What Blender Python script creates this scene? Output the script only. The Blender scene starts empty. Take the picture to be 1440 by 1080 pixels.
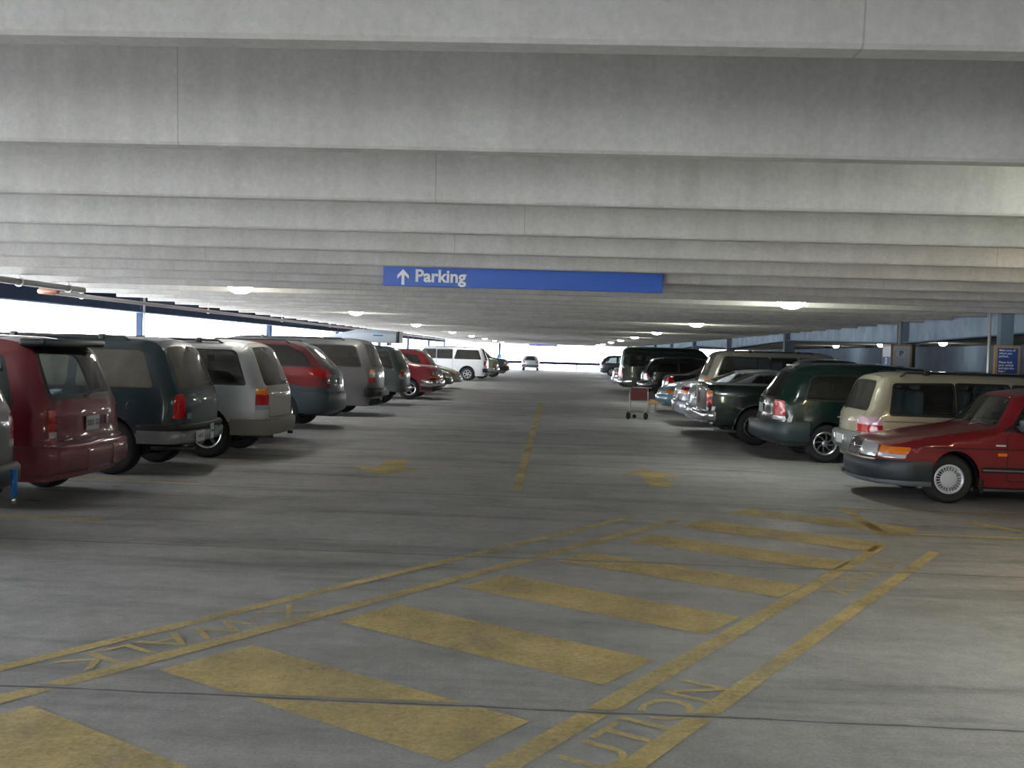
import bpy, bmesh, math, random
import numpy as np
from mathutils import Vector, Matrix
from mathutils.geometry import delaunay_2d_cdt
random.seed(7)
S = bpy.context.scene
COL = S.collection
PI = math.pi

# ------------------------------------------------------------------ camera, world, exposure
F_PX, EYE = 1456.0, 1.72
_d = Vector(((785 - 720) / F_PX, -(497 - 540) / F_PX, -1.0)).normalized()     # aisle direction in camera axes
_x = Vector((math.cos(.0298), -math.sin(.0298), 0)); _x = (_x - _d * _x.dot(_d)).normalized()
_z = _x.cross(_d)
cam_data = bpy.data.cameras.new('camera'); cam = bpy.data.objects.new('camera', cam_data); COL.objects.link(cam)
cam_data.sensor_fit = 'HORIZONTAL'; cam_data.sensor_width = 36.0; cam_data.lens = 36.0 * F_PX / 1440.0
cam_data.clip_start = .05; cam_data.clip_end = 1000
cam.matrix_world = Matrix.Translation((0, 0, EYE)) @ Matrix((_x, _d, _z)).to_4x4()
S.camera = cam
S.view_settings.view_transform = 'Standard'; S.view_settings.look = 'None'
S.view_settings.exposure = 0.22; S.view_settings.gamma = 1.0; S.view_settings.use_curve_mapping = False
S.cycles.use_denoising = True
S.cycles.max_bounces = 8; S.cycles.diffuse_bounces = 5; S.cycles.glossy_bounces = 3
S.cycles.transparent_max_bounces = 12; S.cycles.transmission_bounces = 2
S.cycles.sample_clamp_indirect = 6; S.cycles.caustics_reflective = False; S.cycles.caustics_refractive = False
world = bpy.data.worlds.new('sky'); S.world = world; world.use_nodes = True
nt = world.node_tree; nt.nodes.clear()
wo = nt.nodes.new('ShaderNodeOutputWorld'); bg = nt.nodes.new('ShaderNodeBackground')
tc = nt.nodes.new('ShaderNodeTexCoord'); sx = nt.nodes.new('ShaderNodeSeparateXYZ'); cr = nt.nodes.new('ShaderNodeValToRGB')
nt.links.new(tc.outputs['Generated'], sx.inputs[0]); nt.links.new(sx.outputs['Z'], cr.inputs[0])
cr.color_ramp.elements[0].position = 0.0; cr.color_ramp.elements[0].color = (.95, .975, 1, 1)
cr.color_ramp.elements[1].position = 0.8; cr.color_ramp.elements[1].color = (.74, .85, 1, 1)
nt.links.new(cr.outputs[0], bg.inputs[0]); bg.inputs[1].default_value = 7.4
nt.links.new(bg.outputs[0], wo.inputs[0])
sun_data = bpy.data.lights.new('sun', 'SUN'); sun_data.energy = 130; sun_data.angle = .01; sun_data.color = (1, .96, .9)
sun = bpy.data.objects.new('sun', sun_data); COL.objects.link(sun)
sun.rotation_euler = Vector((-.55, .35, -1)).to_track_quat('-Z', 'Y').to_euler()

# ------------------------------------------------------------------ materials
MATS = {}
def mat(name, col, rough=.5, metal=0., coat=0., emit=None, estr=0., spec=.5):
    if name in MATS: return MATS[name]
    m = bpy.data.materials.new(name); m.use_nodes = True
    b = m.node_tree.nodes['Principled BSDF']
    b.inputs['Base Color'].default_value = (*col, 1); b.inputs['Roughness'].default_value = rough
    b.inputs['Metallic'].default_value = metal; b.inputs['Coat Weight'].default_value = coat
    b.inputs['Coat Roughness'].default_value = .06
    b.inputs['Specular IOR Level'].default_value = spec
    if emit: b.inputs['Emission Color'].default_value = (*emit, 1); b.inputs['Emission Strength'].default_value = estr
    MATS[name] = m; return m
def N(m, t, **kw):
    n = m.node_tree.nodes.new(t)
    for k, v in kw.items(): setattr(n, k, v)
    return n
def L(m, a, b): m.node_tree.links.new(a, b)
def ramp(m, fac, stops):
    r = N(m, 'ShaderNodeValToRGB'); L(m, fac, r.inputs[0]); e = r.color_ramp.elements
    while len(e) < len(stops): e.new(.5)
    for i, (p, c) in enumerate(stops):
        e[i].position = p; e[i].color = (*c, 1) if isinstance(c, tuple) else (c, c, c, 1)
    return r.outputs[0]
def noise(m, vec, scale, detail=4, rough=.55):
    n = N(m, 'ShaderNodeTexNoise'); n.inputs['Scale'].default_value = scale; n.inputs['Detail'].default_value = detail
    n.inputs['Roughness'].default_value = rough
    if vec is not None: L(m, vec, n.inputs['Vector'])
    return n.outputs['Fac']
def mapping(m, vec, scale=(1, 1, 1), loc=(0, 0, 0)):
    n = N(m, 'ShaderNodeMapping'); n.inputs['Scale'].default_value = scale; n.inputs['Location'].default_value = loc
    L(m, vec, n.inputs['Vector']); return n.outputs[0]
def mth(m, op, a, b=None, c=None):
    n = N(m, 'ShaderNodeMath', operation=op)
    for i, v in enumerate((a, b, c)):
        if v is None: continue
        if isinstance(v, (int, float)): n.inputs[i].default_value = v
        else: L(m, v, n.inputs[i])
    return n.outputs[0]
def mixc(m, fac, a, b, mode='MIX'):
    n = N(m, 'ShaderNodeMix', data_type='RGBA', blend_type=mode)
    if isinstance(fac, (int, float)): n.inputs[0].default_value = fac
    else: L(m, fac, n.inputs[0])
    for i, v in ((6, a), (7, b)):
        if isinstance(v, tuple): n.inputs[i].default_value = (*v, 1)
        else: L(m, v, n.inputs[i])
    return n.outputs[2]
def pos(m): return N(m, 'ShaderNodeNewGeometry').outputs['Position']

def dusty(name, col, rough=.35, metal=.25, dust=.35, dustcol=(.30, .27, .23)):
    """car paint under clear coat, with road dust that thickens towards the sills"""
    if name in MATS: return MATS[name]
    m = mat(name, col, rough, metal, .8)
    b = m.node_tree.nodes['Principled BSDF']
    tco = N(m, 'ShaderNodeTexCoord').outputs['Object']
    sp = N(m, 'ShaderNodeSeparateXYZ'); L(m, tco, sp.inputs[0])
    h = mth(m, 'SUBTRACT', 1.0, mth(m, 'DIVIDE', sp.outputs['Z'], 1.1))
    n1 = noise(m, tco, 3.5, 6)
    f = mth(m, 'MULTIPLY', mth(m, 'MAXIMUM', mth(m, 'ADD', mth(m, 'MULTIPLY', h, 1.0), mth(m, 'SUBTRACT', n1, .62)), .06), dust)
    f.node.use_clamp = True
    L(m, mixc(m, f, col, dustcol), b.inputs['Base Color'])
    L(m, mth(m, 'ADD', mth(m, 'MULTIPLY', f, .5), rough), b.inputs['Roughness'])
    L(m, mth(m, 'SUBTRACT', .8, mth(m, 'MULTIPLY', f, 1.2)), b.inputs['Coat Weight'])
    return m
def glass(name, tint=(.3, .33, .33), dirt=.12, dcol=(.25, .24, .22)):
    if name in MATS: return MATS[name]
    m = bpy.data.materials.new(name); m.use_nodes = True; t = m.node_tree; t.nodes.clear()
    out = N(m, 'ShaderNodeOutputMaterial'); tr = N(m, 'ShaderNodeBsdfTransparent'); tr.inputs[0].default_value = (*tint, 1)
    df = N(m, 'ShaderNodeBsdfDiffuse'); df.inputs[0].default_value = (*dcol, 1)
    gl = N(m, 'ShaderNodeBsdfGlossy'); gl.inputs['Roughness'].default_value = .03
    fr = N(m, 'ShaderNodeFresnel'); fr.inputs[0].default_value = 1.55
    tco = N(m, 'ShaderNodeTexCoord').outputs['Object']
    n1 = noise(m, tco, 2.5, 6)
    a = N(m, 'ShaderNodeMixShader'); L(m, mth(m, 'MULTIPLY', n1, dirt * 2), a.inputs[0]); L(m, tr.outputs[0], a.inputs[1]); L(m, df.outputs[0], a.inputs[2])
    c = N(m, 'ShaderNodeMixShader'); L(m, fr.outputs[0], c.inputs[0]); L(m, a.outputs[0], c.inputs[1]); L(m, gl.outputs[0], c.inputs[2])
    L(m, c.outputs[0], out.inputs[0]); MATS[name] = m; return m

G_DARK = glass('privacy_glass', (.03, .035, .04), .06)
G_MID = glass('tinted_glass', (.22, .25, .25), .10)
G_CLEAR = glass('clear_glass', (.82, .90, .92), .05)
G_DUST = glass('dusty_glass', (.06, .06, .06), .45, (.30, .27, .23))
G_DUSTREFL = glass('dusty_reflection_glass', (.10, .10, .09), .35, (.42, .42, .33))  # dust, plus a pale olive reflection painted into the diffuse colour
BLACK = mat('black_trim', (.012, .013, .015), .45)
WELL = mat('wheel_well_black', (.006, .006, .007), .9)
RUBBER = mat('tire_rubber', (.018, .019, .021), .75)
CHROME = mat('chrome', (.75, .76, .78), .12, 1.)
ALLOY = mat('alloy', (.55, .57, .60), .32, .9)
DARKALLOY = mat('dull_alloy', (.26, .27, .28), .42, .8)
HUB = mat('bright_hubcap', (.72, .76, .84), .35, .3)
RED = mat('red_lens', (.55, .006, .012), .18, 0, 1.)
DRED = mat('dark_red_lens', (.20, .004, .012), .18, 0, 1.)
AMBER = mat('amber_lens', (.85, .22, .01), .2, 0, 1.)
CLEARL = mat('clear_lens', (.62, .66, .70), .12, .35, 1.)
PLATE = mat('plate_white', (.62, .66, .68), .5)
PLATEINK = mat('plate_ink', (.05, .05, .09), .6)
SEATG = mat('grey_seat_cloth', (.34, .37, .40), .9)
SEATB = mat('blue_grey_seat_cloth', (.27, .36, .44), .9)
SEATD = mat('dark_seat_cloth', (.06, .06, .065), .9)
CLAD = mat('grey_cladding', (.09, .115, .125), .55)
GREYCLAD = mat('mid_grey_cladding', (.20, .22, .23), .55)

# ------------------------------------------------------------------ object helpers
def tag(o, label=None, cat=None, group=None, kind=None):
    if label: o['label'] = label
    if cat: o['category'] = cat
    if group: o['group'] = group
    if kind: o['kind'] = kind
    return o
def link(name, me, parent=None):
    o = bpy.data.objects.new(name, me); COL.objects.link(o)
    if parent is not None: o.parent = parent
    return o
def empty(name, loc=(0, 0, 0), rz=0):
    o = link(name, None); o.location = loc; o.rotation_euler = (0, 0, rz); o.empty_display_size = .1; return o
def obj(name, verts, faces, m, parent=None, smooth=False):
    me = bpy.data.meshes.new(name); me.from_pydata([tuple(map(float, v)) for v in verts], [], faces)
    if m: me.materials.append(m)
    if smooth: me.shade_smooth()
    return link(name, me, parent)
class MB:
    """collects simple solids into one mesh"""
    def __init__(s): s.bm = bmesh.new()
    def box(s, x0, x1, y0, y1, z0, z1, bev=0.):
        t = bmesh.new(); bmesh.ops.create_cube(t, size=1)
        for v in t.verts: v.co = Vector(((x0 + x1) / 2 + v.co.x * (x1 - x0), (y0 + y1) / 2 + v.co.y * (y1 - y0), (z0 + z1) / 2 + v.co.z * (z1 - z0)))
        if bev: bmesh.ops.bevel(t, geom=t.edges[:], offset=bev, segments=3, affect='EDGES', profile=.5)
        s.merge(t); return s
    def merge(s, t):
        me = bpy.data.meshes.new('t'); t.to_mesh(me); t.free(); s.bm.from_mesh(me); bpy.data.meshes.remove(me)
    def tube(s, pts, r, n=8, closed=False):
        pts = [Vector(p) for p in pts]; rings = []
        for i, p in enumerate(pts):
            a = pts[i - 1] if i else p; b = pts[i + 1] if i < len(pts) - 1 else p
            d = (b - a).normalized(); up = Vector((0, 0, 1)) if abs(d.z) < .9 else Vector((1, 0, 0))
            u = d.cross(up).normalized(); w = u.cross(d)
            rings.append([s.bm.verts.new(p + (u * math.cos(2 * PI * k / n) + w * math.sin(2 * PI * k / n)) * r) for k in range(n)])
        for a, b in zip(rings, rings[1:]):
            for k in range(n): s.bm.faces.new((a[k], a[(k + 1) % n], b[(k + 1) % n], b[k]))
        s.bm.faces.new(rings[0][::-1]); s.bm.faces.new(rings[-1]); return s
    def lathe(s, prof, axis='y', n=40, c=(0, 0, 0), side=1):
        rings = []
        for r, a in prof:
            ring = []
            for k in range(n):
                t = 2 * PI * k / n
                if axis == 'y': p = (c[0] + r * math.cos(t), c[1] + a * side, c[2] + r * math.sin(t))
                else: p = (c[0] + r * math.cos(t), c[1] + r * math.sin(t), c[2] + a)
                ring.append(s.bm.verts.new(p))
            rings.append(ring)
        for a, b in zip(rings, rings[1:]):
            for k in range(n): s.bm.faces.new((a[k], a[(k + 1) % n], b[(k + 1) % n], b[k]))
        return s
    def poly(s, pts):
        s.bm.faces.new([s.bm.verts.new(p) for p in pts]); return s
    def prism(s, pts, off):
        off = Vector(off); a = [s.bm.verts.new(Vector(p)) for p in pts]; b = [s.bm.verts.new(Vector(p) + off) for p in pts]; n = len(a)
        s.bm.faces.new(a[::-1]); s.bm.faces.new(b)
        for i in range(n): s.bm.faces.new((a[i], a[(i + 1) % n], b[(i + 1) % n], b[i]))
        return s
    def build(s, name, m, parent=None, smooth=False, angle=None):
        bmesh.ops.remove_doubles(s.bm, verts=s.bm.verts, dist=1e-5)
        bmesh.ops.recalc_face_normals(s.bm, faces=s.bm.faces)
        me = bpy.data.meshes.new(name); s.bm.to_mesh(me); s.bm.free(); me.materials.append(m)
        if smooth or angle:
            me.shade_smooth()
            if angle: me.set_sharp_from_angle(angle=math.radians(angle))
        return link(name, me, parent)
def text_mesh(name, txt, size, m, M, parent=None, extrude=.0, bold=.0, align='CENTER', sx=1.):
    c = bpy.data.curves.new('t', 'FONT'); c.body = txt; c.size = size; c.extrude = extrude; c.offset = bold
    c.align_x = align; c.align_y = 'CENTER'; c.resolution_u = 3; c.space_line = 1.0
    o = bpy.data.objects.new('t', c); COL.objects.link(o); dg = bpy.context.evaluated_depsgraph_get(); dg.update()
    me = bpy.data.meshes.new_from_object(o.evaluated_get(dg)); bpy.data.objects.remove(o); bpy.data.curves.remove(c)
    me.transform(M @ Matrix.Diagonal((sx, 1, 1, 1))); me.materials.clear(); me.materials.append(m); me.name = name
    return link(name, me, parent)

# ------------------------------------------------------------------ setting: floor, ceiling, girders
STEM0, STEP, CEIL = 2.83, 1.53, 2.56
YEND = 105.0
def concrete_floor():
    m = mat('worn_concrete_floor', (.3, .3, .3), .75); b = m.node_tree.nodes['Principled BSDF']; p = pos(m)
    base = ramp(m, noise(m, p, .9, 6, .6), [(.25, (.33, .33, .327)), (.5, (.415, .415, .412)), (.8, (.50, .50, .497))])
    fine = ramp(m, noise(m, p, 55, 5, .8), [(.3, .74), (.7, 1.22)])
    c = mixc(m, 1.0, base, fine, 'MULTIPLY')
    c = mixc(m, 1.0, c, ramp(m, noise(m, p, 7, 6, .75), [(.3, .82), (.7, 1.16)]), 'MULTIPLY')
    # swirling wheel tracks and painted shadow bands running across the aisle and into the stalls
    st = ramp(m, noise(m, mapping(m, p, (.22, 1.7, 1)), 1.3, 7, .62), [(.32, .58), (.47, 1.0), (.66, 1.14)])
    c = mixc(m, .85, c, st, 'MULTIPLY')
    sp = N(m, 'ShaderNodeSeparateXYZ'); L(m, p, sp.inputs[0]); X, Y = sp.outputs['X'], sp.outputs['Y']
    wob = mth(m, 'MULTIPLY', mth(m, 'SUBTRACT', noise(m, p, 1.6, 3), .5), .05)
    jy = mth(m, 'ADD', Y, wob)
    ph = mth(m, 'ABSOLUTE', mth(m, 'SUBTRACT', mth(m, 'PINGPONG', mth(m, 'SUBTRACT', jy, 4.95), 1.83), 0))
    crack = mth(m, 'LESS_THAN', ph, mth(m, 'MULTIPLY_ADD', noise(m, p, 9, 3), .022, .0))
    pale = mth(m, 'MULTIPLY', mth(m, 'LESS_THAN', ph, mth(m, 'MULTIPLY_ADD', noise(m, p, 14, 4), .05, .012)), .55)
    c = mixc(m, pale, c, (.36, .36, .37))
    c = mixc(m, mth(m, 'MULTIPLY', crack, .8), c, (.09, .085, .08))
    # oil spots in the stalls and brown grime
    oil = ramp(m, noise(m, p, 1.9, 3, .5), [(.66, 0.), (.74, 1.)])
    inst = mth(m, 'GREATER_THAN', mth(m, 'ABSOLUTE', mth(m, 'ADD', X, .4)), 4.3)
    c = mixc(m, mth(m, 'MULTIPLY', mth(m, 'MULTIPLY', oil, inst), .75), c, (.035, .03, .028))
    blot = ramp(m, noise(m, mapping(m, p, (.5, 1, 1), (7, 3, 0)), 1.1, 5), [(.56, 0.), (.72, 1.)])
    c = mixc(m, mth(m, 'MULTIPLY', blot, .38), c, (.14, .12, .09))
    L(m, c, b.inputs['Base Color'])
    L(m, ramp(m, noise(m, p, 1.4, 5), [(.35, .55), (.65, .82)]), b.inputs['Roughness'])
    bp = N(m, 'ShaderNodeBump'); bp.inputs['Strength'].default_value = .25; bp.inputs['Distance'].default_value = .006
    hgt = mth(m, 'SUBTRACT', noise(m, p, 70, 5, .7), mth(m, 'MULTIPLY', crack, 3)); L(m, hgt, bp.inputs['Height']); L(m, bp.outputs[0], b.inputs['Normal'])
    return m
def concrete_ceiling():
    m = mat('precast_concrete', (.4, .4, .4), .8); b = m.node_tree.nodes['Principled BSDF']; p = pos(m)
    c = ramp(m, noise(m, p, 1.1, 5, .6), [(.3, (.42, .41, .385)), (.7, (.51, .50, .475))])
    c = mixc(m, .9, c, ramp(m, noise(m, mapping(m, p, (5, 1, .35)), 1.2, 5, .6), [(.35, .90), (.62, 1.04)]), 'MULTIPLY')
    c = mixc(m, .8, c, ramp(m, noise(m, p, 30, 6, .8), [(.3, .80), (.7, 1.10)]), 'MULTIPLY')
    pits = ramp(m, noise(m, p, 17, 2, .4), [(.17, 0.), (.19, 1.)])
    c = mixc(m, mth(m, 'SUBTRACT', 1.0, pits), c, (.18, .17, .16))
    stain = ramp(m, noise(m, mapping(m, p, (.55, 1, .8), (3, 9, 1)), 1.4, 5), [(.55, 0.), (.75, 1.)])
    c = mixc(m, mth(m, 'MULTIPLY', stain, .35), c, (.30, .285, .245))
    # hairline form joints down the stems, at another place on every stem
    sp = N(m, 'ShaderNodeSeparateXYZ'); L(m, p, sp.inputs[0])
    cell = mth(m, 'FLOOR', mth(m, 'DIVIDE', mth(m, 'SUBTRACT', sp.outputs['Y'], STEM0 - .4), STEP))
    wn = N(m, 'ShaderNodeTexWhiteNoise', noise_dimensions='1D'); L(m, cell, wn.inputs['W'])
    xx = mth(m, 'ADD', sp.outputs['X'], mth(m, 'MULTIPLY', wn.outputs[0], 5.0))
    ln = mth(m, 'LESS_THAN', mth(m, 'ABSOLUTE', mth(m, 'SUBTRACT', mth(m, 'MODULO', mth(m, 'ADD', xx, 40), 4.6), 2.3)), .0030)
    c = mixc(m, mth(m, 'MULTIPLY', ln, .45), c, (.16, .155, .15))
    L(m, c, b.inputs['Base Color'])
    bp = N(m, 'ShaderNodeBump'); bp.inputs['Strength'].default_value = .15; bp.inputs['Distance'].default_value = .004
    L(m, noise(m, p, 45, 5, .7), bp.inputs['Height']); L(m, bp.outputs[0], b.inputs['Normal'])
    return m
def painted_steel(name, c0, c1):
    m = mat(name, c0, .5); b = m.node_tree.nodes['Principled BSDF']; p = pos(m)
    c = ramp(m, noise(m, mapping(m, p, (1, 1.2, .8)), 1.6, 6, .65), [(.35, c0), (.65, c1)])
    L(m, c, b.inputs['Base Color']); b.inputs['Specular IOR Level'].default_value = .06; b.inputs['Roughness'].default_value = .9; return m
FLOOR_M, CONC = concrete_floor(), concrete_ceiling()
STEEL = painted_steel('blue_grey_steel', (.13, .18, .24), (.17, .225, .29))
STEEL_SHADE = painted_steel('shaded_blue_steel', (.014, .022, .045), (.022, .032, .06))  # shaded copy of the blue-grey steel, the shade put into its colour
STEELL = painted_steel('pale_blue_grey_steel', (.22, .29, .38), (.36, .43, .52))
SLATE = painted_steel('slate_parapet', (.09, .12, .16), (.12, .155, .20))
GALV = mat('galvanised_pipe', (.62, .60, .60), .4, .5)
OUT = mat('pale_outdoor_ground', (.88, .90, .92), .9)

MB().box(-10.6, 26, -15, YEND, -.3, 0).build('floor', FLOOR_M)['kind'] = 'structure'
MB().box(-160, 160, -90, 320, -4.2, -4.0).build('ground', OUT)['kind'] = 'structure'
MB().box(-10.6, 26, -14, YEND, 3.22, 3.4).build('ceiling', CONC)['kind'] = 'structure'
ms = MB(); ms.box(26, 26.3, -15, YEND, 0, 3.3); ms.build('wall_right', SLATE)['kind'] = 'structure'
MB().box(-3.0, 26, -14.2, -14, 0, 3.22).build('wall_light_blocker', CONC)['kind'] = 'structure'  # unseen wall, added to cut the light coming in behind the camera

def stem(y, x0, x1):
    b = MB(); w, t = .055, .10
    b.prism([(x0, y + .055 - w + .012, CEIL), (x0, y + .055 + w - .012, CEIL), (x0, y + .055 + w, CEIL + .012), (x0, y + .055 + t, 3.225), (x0, y + .055 - t, 3.225), (x0, y + .055 - w, CEIL + .012)], (x1 - x0, 0, 0))
    return b
n_stem = int((YEND - STEM0) / STEP) + 1
for k in range(-10, n_stem):
    o = stem(STEM0 + STEP * k, -8.55, 7.32).build('concrete_beam', CONC)
    if k < 0: tag(o, 'pale precast concrete ceiling rib behind the nearest visible one', 'beam', 'concrete ceiling ribs')
    elif k < 7: tag(o, ['pale concrete ceiling rib nearest the viewer, cut by the top of the picture', 'second concrete ceiling rib from the top of the picture',
            'third concrete ceiling rib from the top, lit yellowish at its right end', 'fourth concrete ceiling rib from the top, plain grey',
            'fifth concrete ceiling rib from the top, lit warm at its right end', 'sixth concrete ceiling rib, whose lower edge hides the top of the blue parking sign',
            'concrete ceiling rib that carries the long blue parking sign'][k], 'beam', 'concrete ceiling ribs')
    else: tag(o, 'thin looking concrete ceiling rib farther down the aisle than the parking sign', 'beam', 'concrete ceiling ribs')
for k in range(4, n_stem, 1):
    o = stem(STEM0 + STEP * k, 7.72, 26).build('concrete_beam', CONC)
    tag(o, 'shaded concrete ceiling rib over the neighbouring bay behind the right girders', 'beam', 'ribs of the neighbouring bay')

# edge girders and columns
def girder(x, y0, y1, zb0, zb1, m, label, group):
    r = empty('steel_girder', (x, y0, zb0)); tag(r, label, 'girder', group)
    w, n = .012, 1
    MB().prism([(-w, 0, 0), (-w, y1 - y0, zb1 - zb0), (-w, y1 - y0, 3.21 - zb0), (-w, 0, 3.21 - zb0)], (2 * w, 0, 0)).build('web', m, r)
    MB().prism([(-.13, 0, -.02), (-.13, y1 - y0, zb1 - zb0 - .02), (-.13, y1 - y0, zb1 - zb0 + .005), (-.13, 0, .005)], (.26, 0, 0)).build('flange', STEEL, r)
    return r
def column(x, y, m, label, group, h=3.22, pipe=0, s=.15):
    r = empty('steel_column', (x, y, 0)); tag(r, label, 'column', group)
    MB().box(-.012, .012, -s, s, 0, h).build('web', m, r)
    MB().box(-s, s, -s - .02, -s, 0, h).build('flange', m, r)
    MB().box(-s, s, s, s + .02, 0, h).build('flange', m, r)
    MB().box(-s - .06, s + .06, -s - .08, s + .08, 0, .03).build('base_plate', m, r)
    if pipe: MB().tube([(pipe * (s + .05), -s - .02, 0), (pipe * (s + .05), -s - .02, h)], .028, 10).build('conduit', GALV, r, smooth=True)
    return r
ys = [22.9 + 11.45 * (i - 2) for i in range(10)]
yl = [25.4 + 11.5 * (i - 2) for i in range(9)]
ordn = ['nearest', 'second', 'third', 'fourth', 'fifth']
for i, y in enumerate(ys):
    j = i - 2
    if y >= 21:
        wr = 'blue-grey steel column on the right side, ' + (['nearest one, behind the pay station board', 'second one, with a bright pipe beside it', 'third one along the right girders', 'fourth one along the right girders'][j] if j < 4 else 'far down the aisle')
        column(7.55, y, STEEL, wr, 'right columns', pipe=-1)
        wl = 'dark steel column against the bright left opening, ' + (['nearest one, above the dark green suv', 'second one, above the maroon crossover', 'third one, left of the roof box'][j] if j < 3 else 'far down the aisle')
        column(-10.42, yl[min(i, 8)], STEEL_SHADE, wl, 'left columns', pipe=1 if j == 0 else 0, s=.075) if i < 9 else None
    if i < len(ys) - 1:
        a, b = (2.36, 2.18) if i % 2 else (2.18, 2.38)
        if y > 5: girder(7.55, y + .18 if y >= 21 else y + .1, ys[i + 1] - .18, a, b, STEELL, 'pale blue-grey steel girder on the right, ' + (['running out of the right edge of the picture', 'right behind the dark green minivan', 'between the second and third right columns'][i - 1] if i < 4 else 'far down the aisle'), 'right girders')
        if i < 8: girder(-10.4, yl[i] + .12, yl[i + 1] - .12, 2.44, 2.44, STEEL_SHADE, 'shaded blue steel girder over the left opening, ' + (['behind the viewer', 'at the left edge of the picture', 'above the silver and maroon cars', 'left of the roof box'][min(i, 3)] if i < 4 else 'far down the aisle'), 'left girders')
# barrier rails of the open sides
def guardrail(p0, p1, label, posts, z=.60, h=.26):
    a, b = Vector(p0), Vector(p1); r = empty('guardrail', p0, math.atan2(b.y - a.y, b.x - a.x)); tag(r, label, 'guardrail'); ln = (b - a).length
    BR = mat('blue_rail_paint', (.008, .010, .05), .8, spec=.05)
    prof = [(0, z), (.03, z + .02), (.03, z + h * .4), (.0, z + h * .5), (.03, z + h * .6), (.03, z + h - .02), (0, z + h), (-.02, z + h), (-.02, z)]
    MB().prism([(0, -q, w) for q, w in prof], (ln, 0, 0)).build('rail', BR, r)
    for k in range(posts):
        x = ln * (k + .5) / posts; MB().box(x - .05, x + .05, .02, .12, 0, z + h).build('post', BR, r)
guardrail((-10.1, 104.6, 0), (7, 104.6, 0), 'blue barrier rail across the bright far end of the aisle', 5)
guardrail((-10.25, 2, 0), (-10.25, 104.4, 0), 'blue barrier rail along the open left side in front of the cars', 30)
# far-end posts
t_ = column(-5.9, 104.2, STEEL_SHADE, 'thin dark post at the far end of the aisle with a small blue box', None, s=.10)
MB().box(-.25, .2, -.2, .05, .95, 1.45, .02).build('blue_box', mat('box_blue', (.03, .12, .25), .5), t_)
hs = empty('hanging_sign', (0, 0, 0)); tag(hs, 'dark blue hanging sign under the ceiling at the bright far end', 'sign')
MB().tube([(-2.6, 103.23, 2.6), (-2.6, 103.23, 3.22)], .02, 6).tube([(-.5, 103.23, 2.6), (-.5, 103.23, 3.22)], .02, 6).build('hanger', GALV, hs)
MB().box(-3.0, -.1, 103.2, 103.26, 2.40, 2.62).build('sign_panel', mat('far_sign_blue', (.02, .04, .22), .5), hs)
# ramp parapet and far-bay lamps
MB().box(15.8, 16.1, 34, 78, 1.5, 2.48).build('wall_ramp', SLATE)['kind'] = 'structure'
for y in (38.0, 46, 54, 62, 70):
    column(15.95, y, STEEL, 'slate column in front of the ramp parapet in the neighbouring bay', 'ramp columns', s=.14)

# pipes along the left opening
def pipe(pts, r, m, label, hang=()):
    t = empty('sprinkler_pipe', pts[0]); tag(t, label, 'pipe'); o = Vector(pts[0])
    MB().tube([Vector(p) - o for p in pts], r, 12).build('pipe_run', m, t, smooth=True)
    for (x, y, z) in hang:
        MB().tube([(x - o.x, y - o.y, z - o.z - r * 1.4), (x - o.x, y - o.y, 3.22 - o.z)], .008, 6).build('hanger', GALV, t)
        MB().lathe([(r * 1.5, -.012), (r * 1.5, .012), (r * 1.15, .012), (r * 1.15, -.012), (r * 1.5, -.012)], 'y', 16, (x - o.x, y - o.y, z - o.z)).build('hanger_ring', GALV, t)
RUST = mat('rusty_pipe', (.30, .14, .09), .7, .3); GREYP = mat('grey_pipe', (.22, .21, .20), .5, .4)
pipe([(-7.3, 9, 2.47), (-7.3, 15.6, 2.47)], .045, GREYP, 'short grey pipe under the ceiling at the upper left, ending above the red minivan', [(-7.3, 13.7, 2.47), (-7.3, 15.1, 2.47)])
pipe([(-7.75, 15.3, 2.42), (-7.75, 100, 2.42)], .035, mat('pale_pipe', (.66, .62, .62), .45), 'long pale pipe running down the left side under the ceiling', [(-7.75, 16.5 + 6.1 * i, 2.42) for i in range(13)])
el = bpy.data.objects['sprinkler_pipe.001']
MB().tube([(.35, -.3, 0), (.1, -.25, 0), (0, -.15, 0), (0, .25, 0)], .042, 12).build('rusty_elbow', RUST, el, smooth=True)['label'] = 'rusty elbow at the near end'

# ------------------------------------------------------------------ ceiling lamps
LENS = mat('lamp_lens_glow', (1, 1, 1), .4, emit=(1, .95, .82), estr=26)
LENSC = mat('lamp_lens_cool', (1, 1, 1), .4, emit=(.86, .88, 1), estr=34)
HOUS = mat('lamp_housing', (.55, .55, .55), .4, .5)
lamp_src = None
def lamp(x, y, z, label, power, col, group, r=.20, lens=None):
    t = empty('ceiling_lamp', (x, y, z)); tag(t, ' '.join(label.split()[:16]), 'lamp', group)
    MB().lathe([(0, -.08), (r * .45, -.072), (r * .78, -.04), (r, .02), (r * .98, .085)], 'z', 28).build('diffuser', lens or LENS, t, smooth=True)
    MB().lathe([(r * .98, .085), (r * 1.03, .085), (r * 1.03, .11), (r * .7, .14), (r * .6, .26), (.02, .27), (.02, .45), (0, .45)], 'z', 28).build('housing', HOUS, t, angle=40)
    MB().tube([(0, 0, .27), (0, 0, 3.22 - z)], .012, 8).build('hanging_rod', GALV, t)
    if power:
        ld = bpy.data.lights.new('lamp_light', 'POINT'); ld.energy = power; ld.color = col; ld.shadow_soft_size = .12
        lo = bpy.data.objects.new('bulb', ld); COL.objects.link(lo); lo.parent = t; lo.location = (0, 0, -.13)
YG = (.93, 1., .66)
gy = [STEM0 + STEP * k + .055 + STEP / 2 for k in range(-2, 70)]
def cell(y): return min(gy, key=lambda v: abs(v - y))
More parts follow.
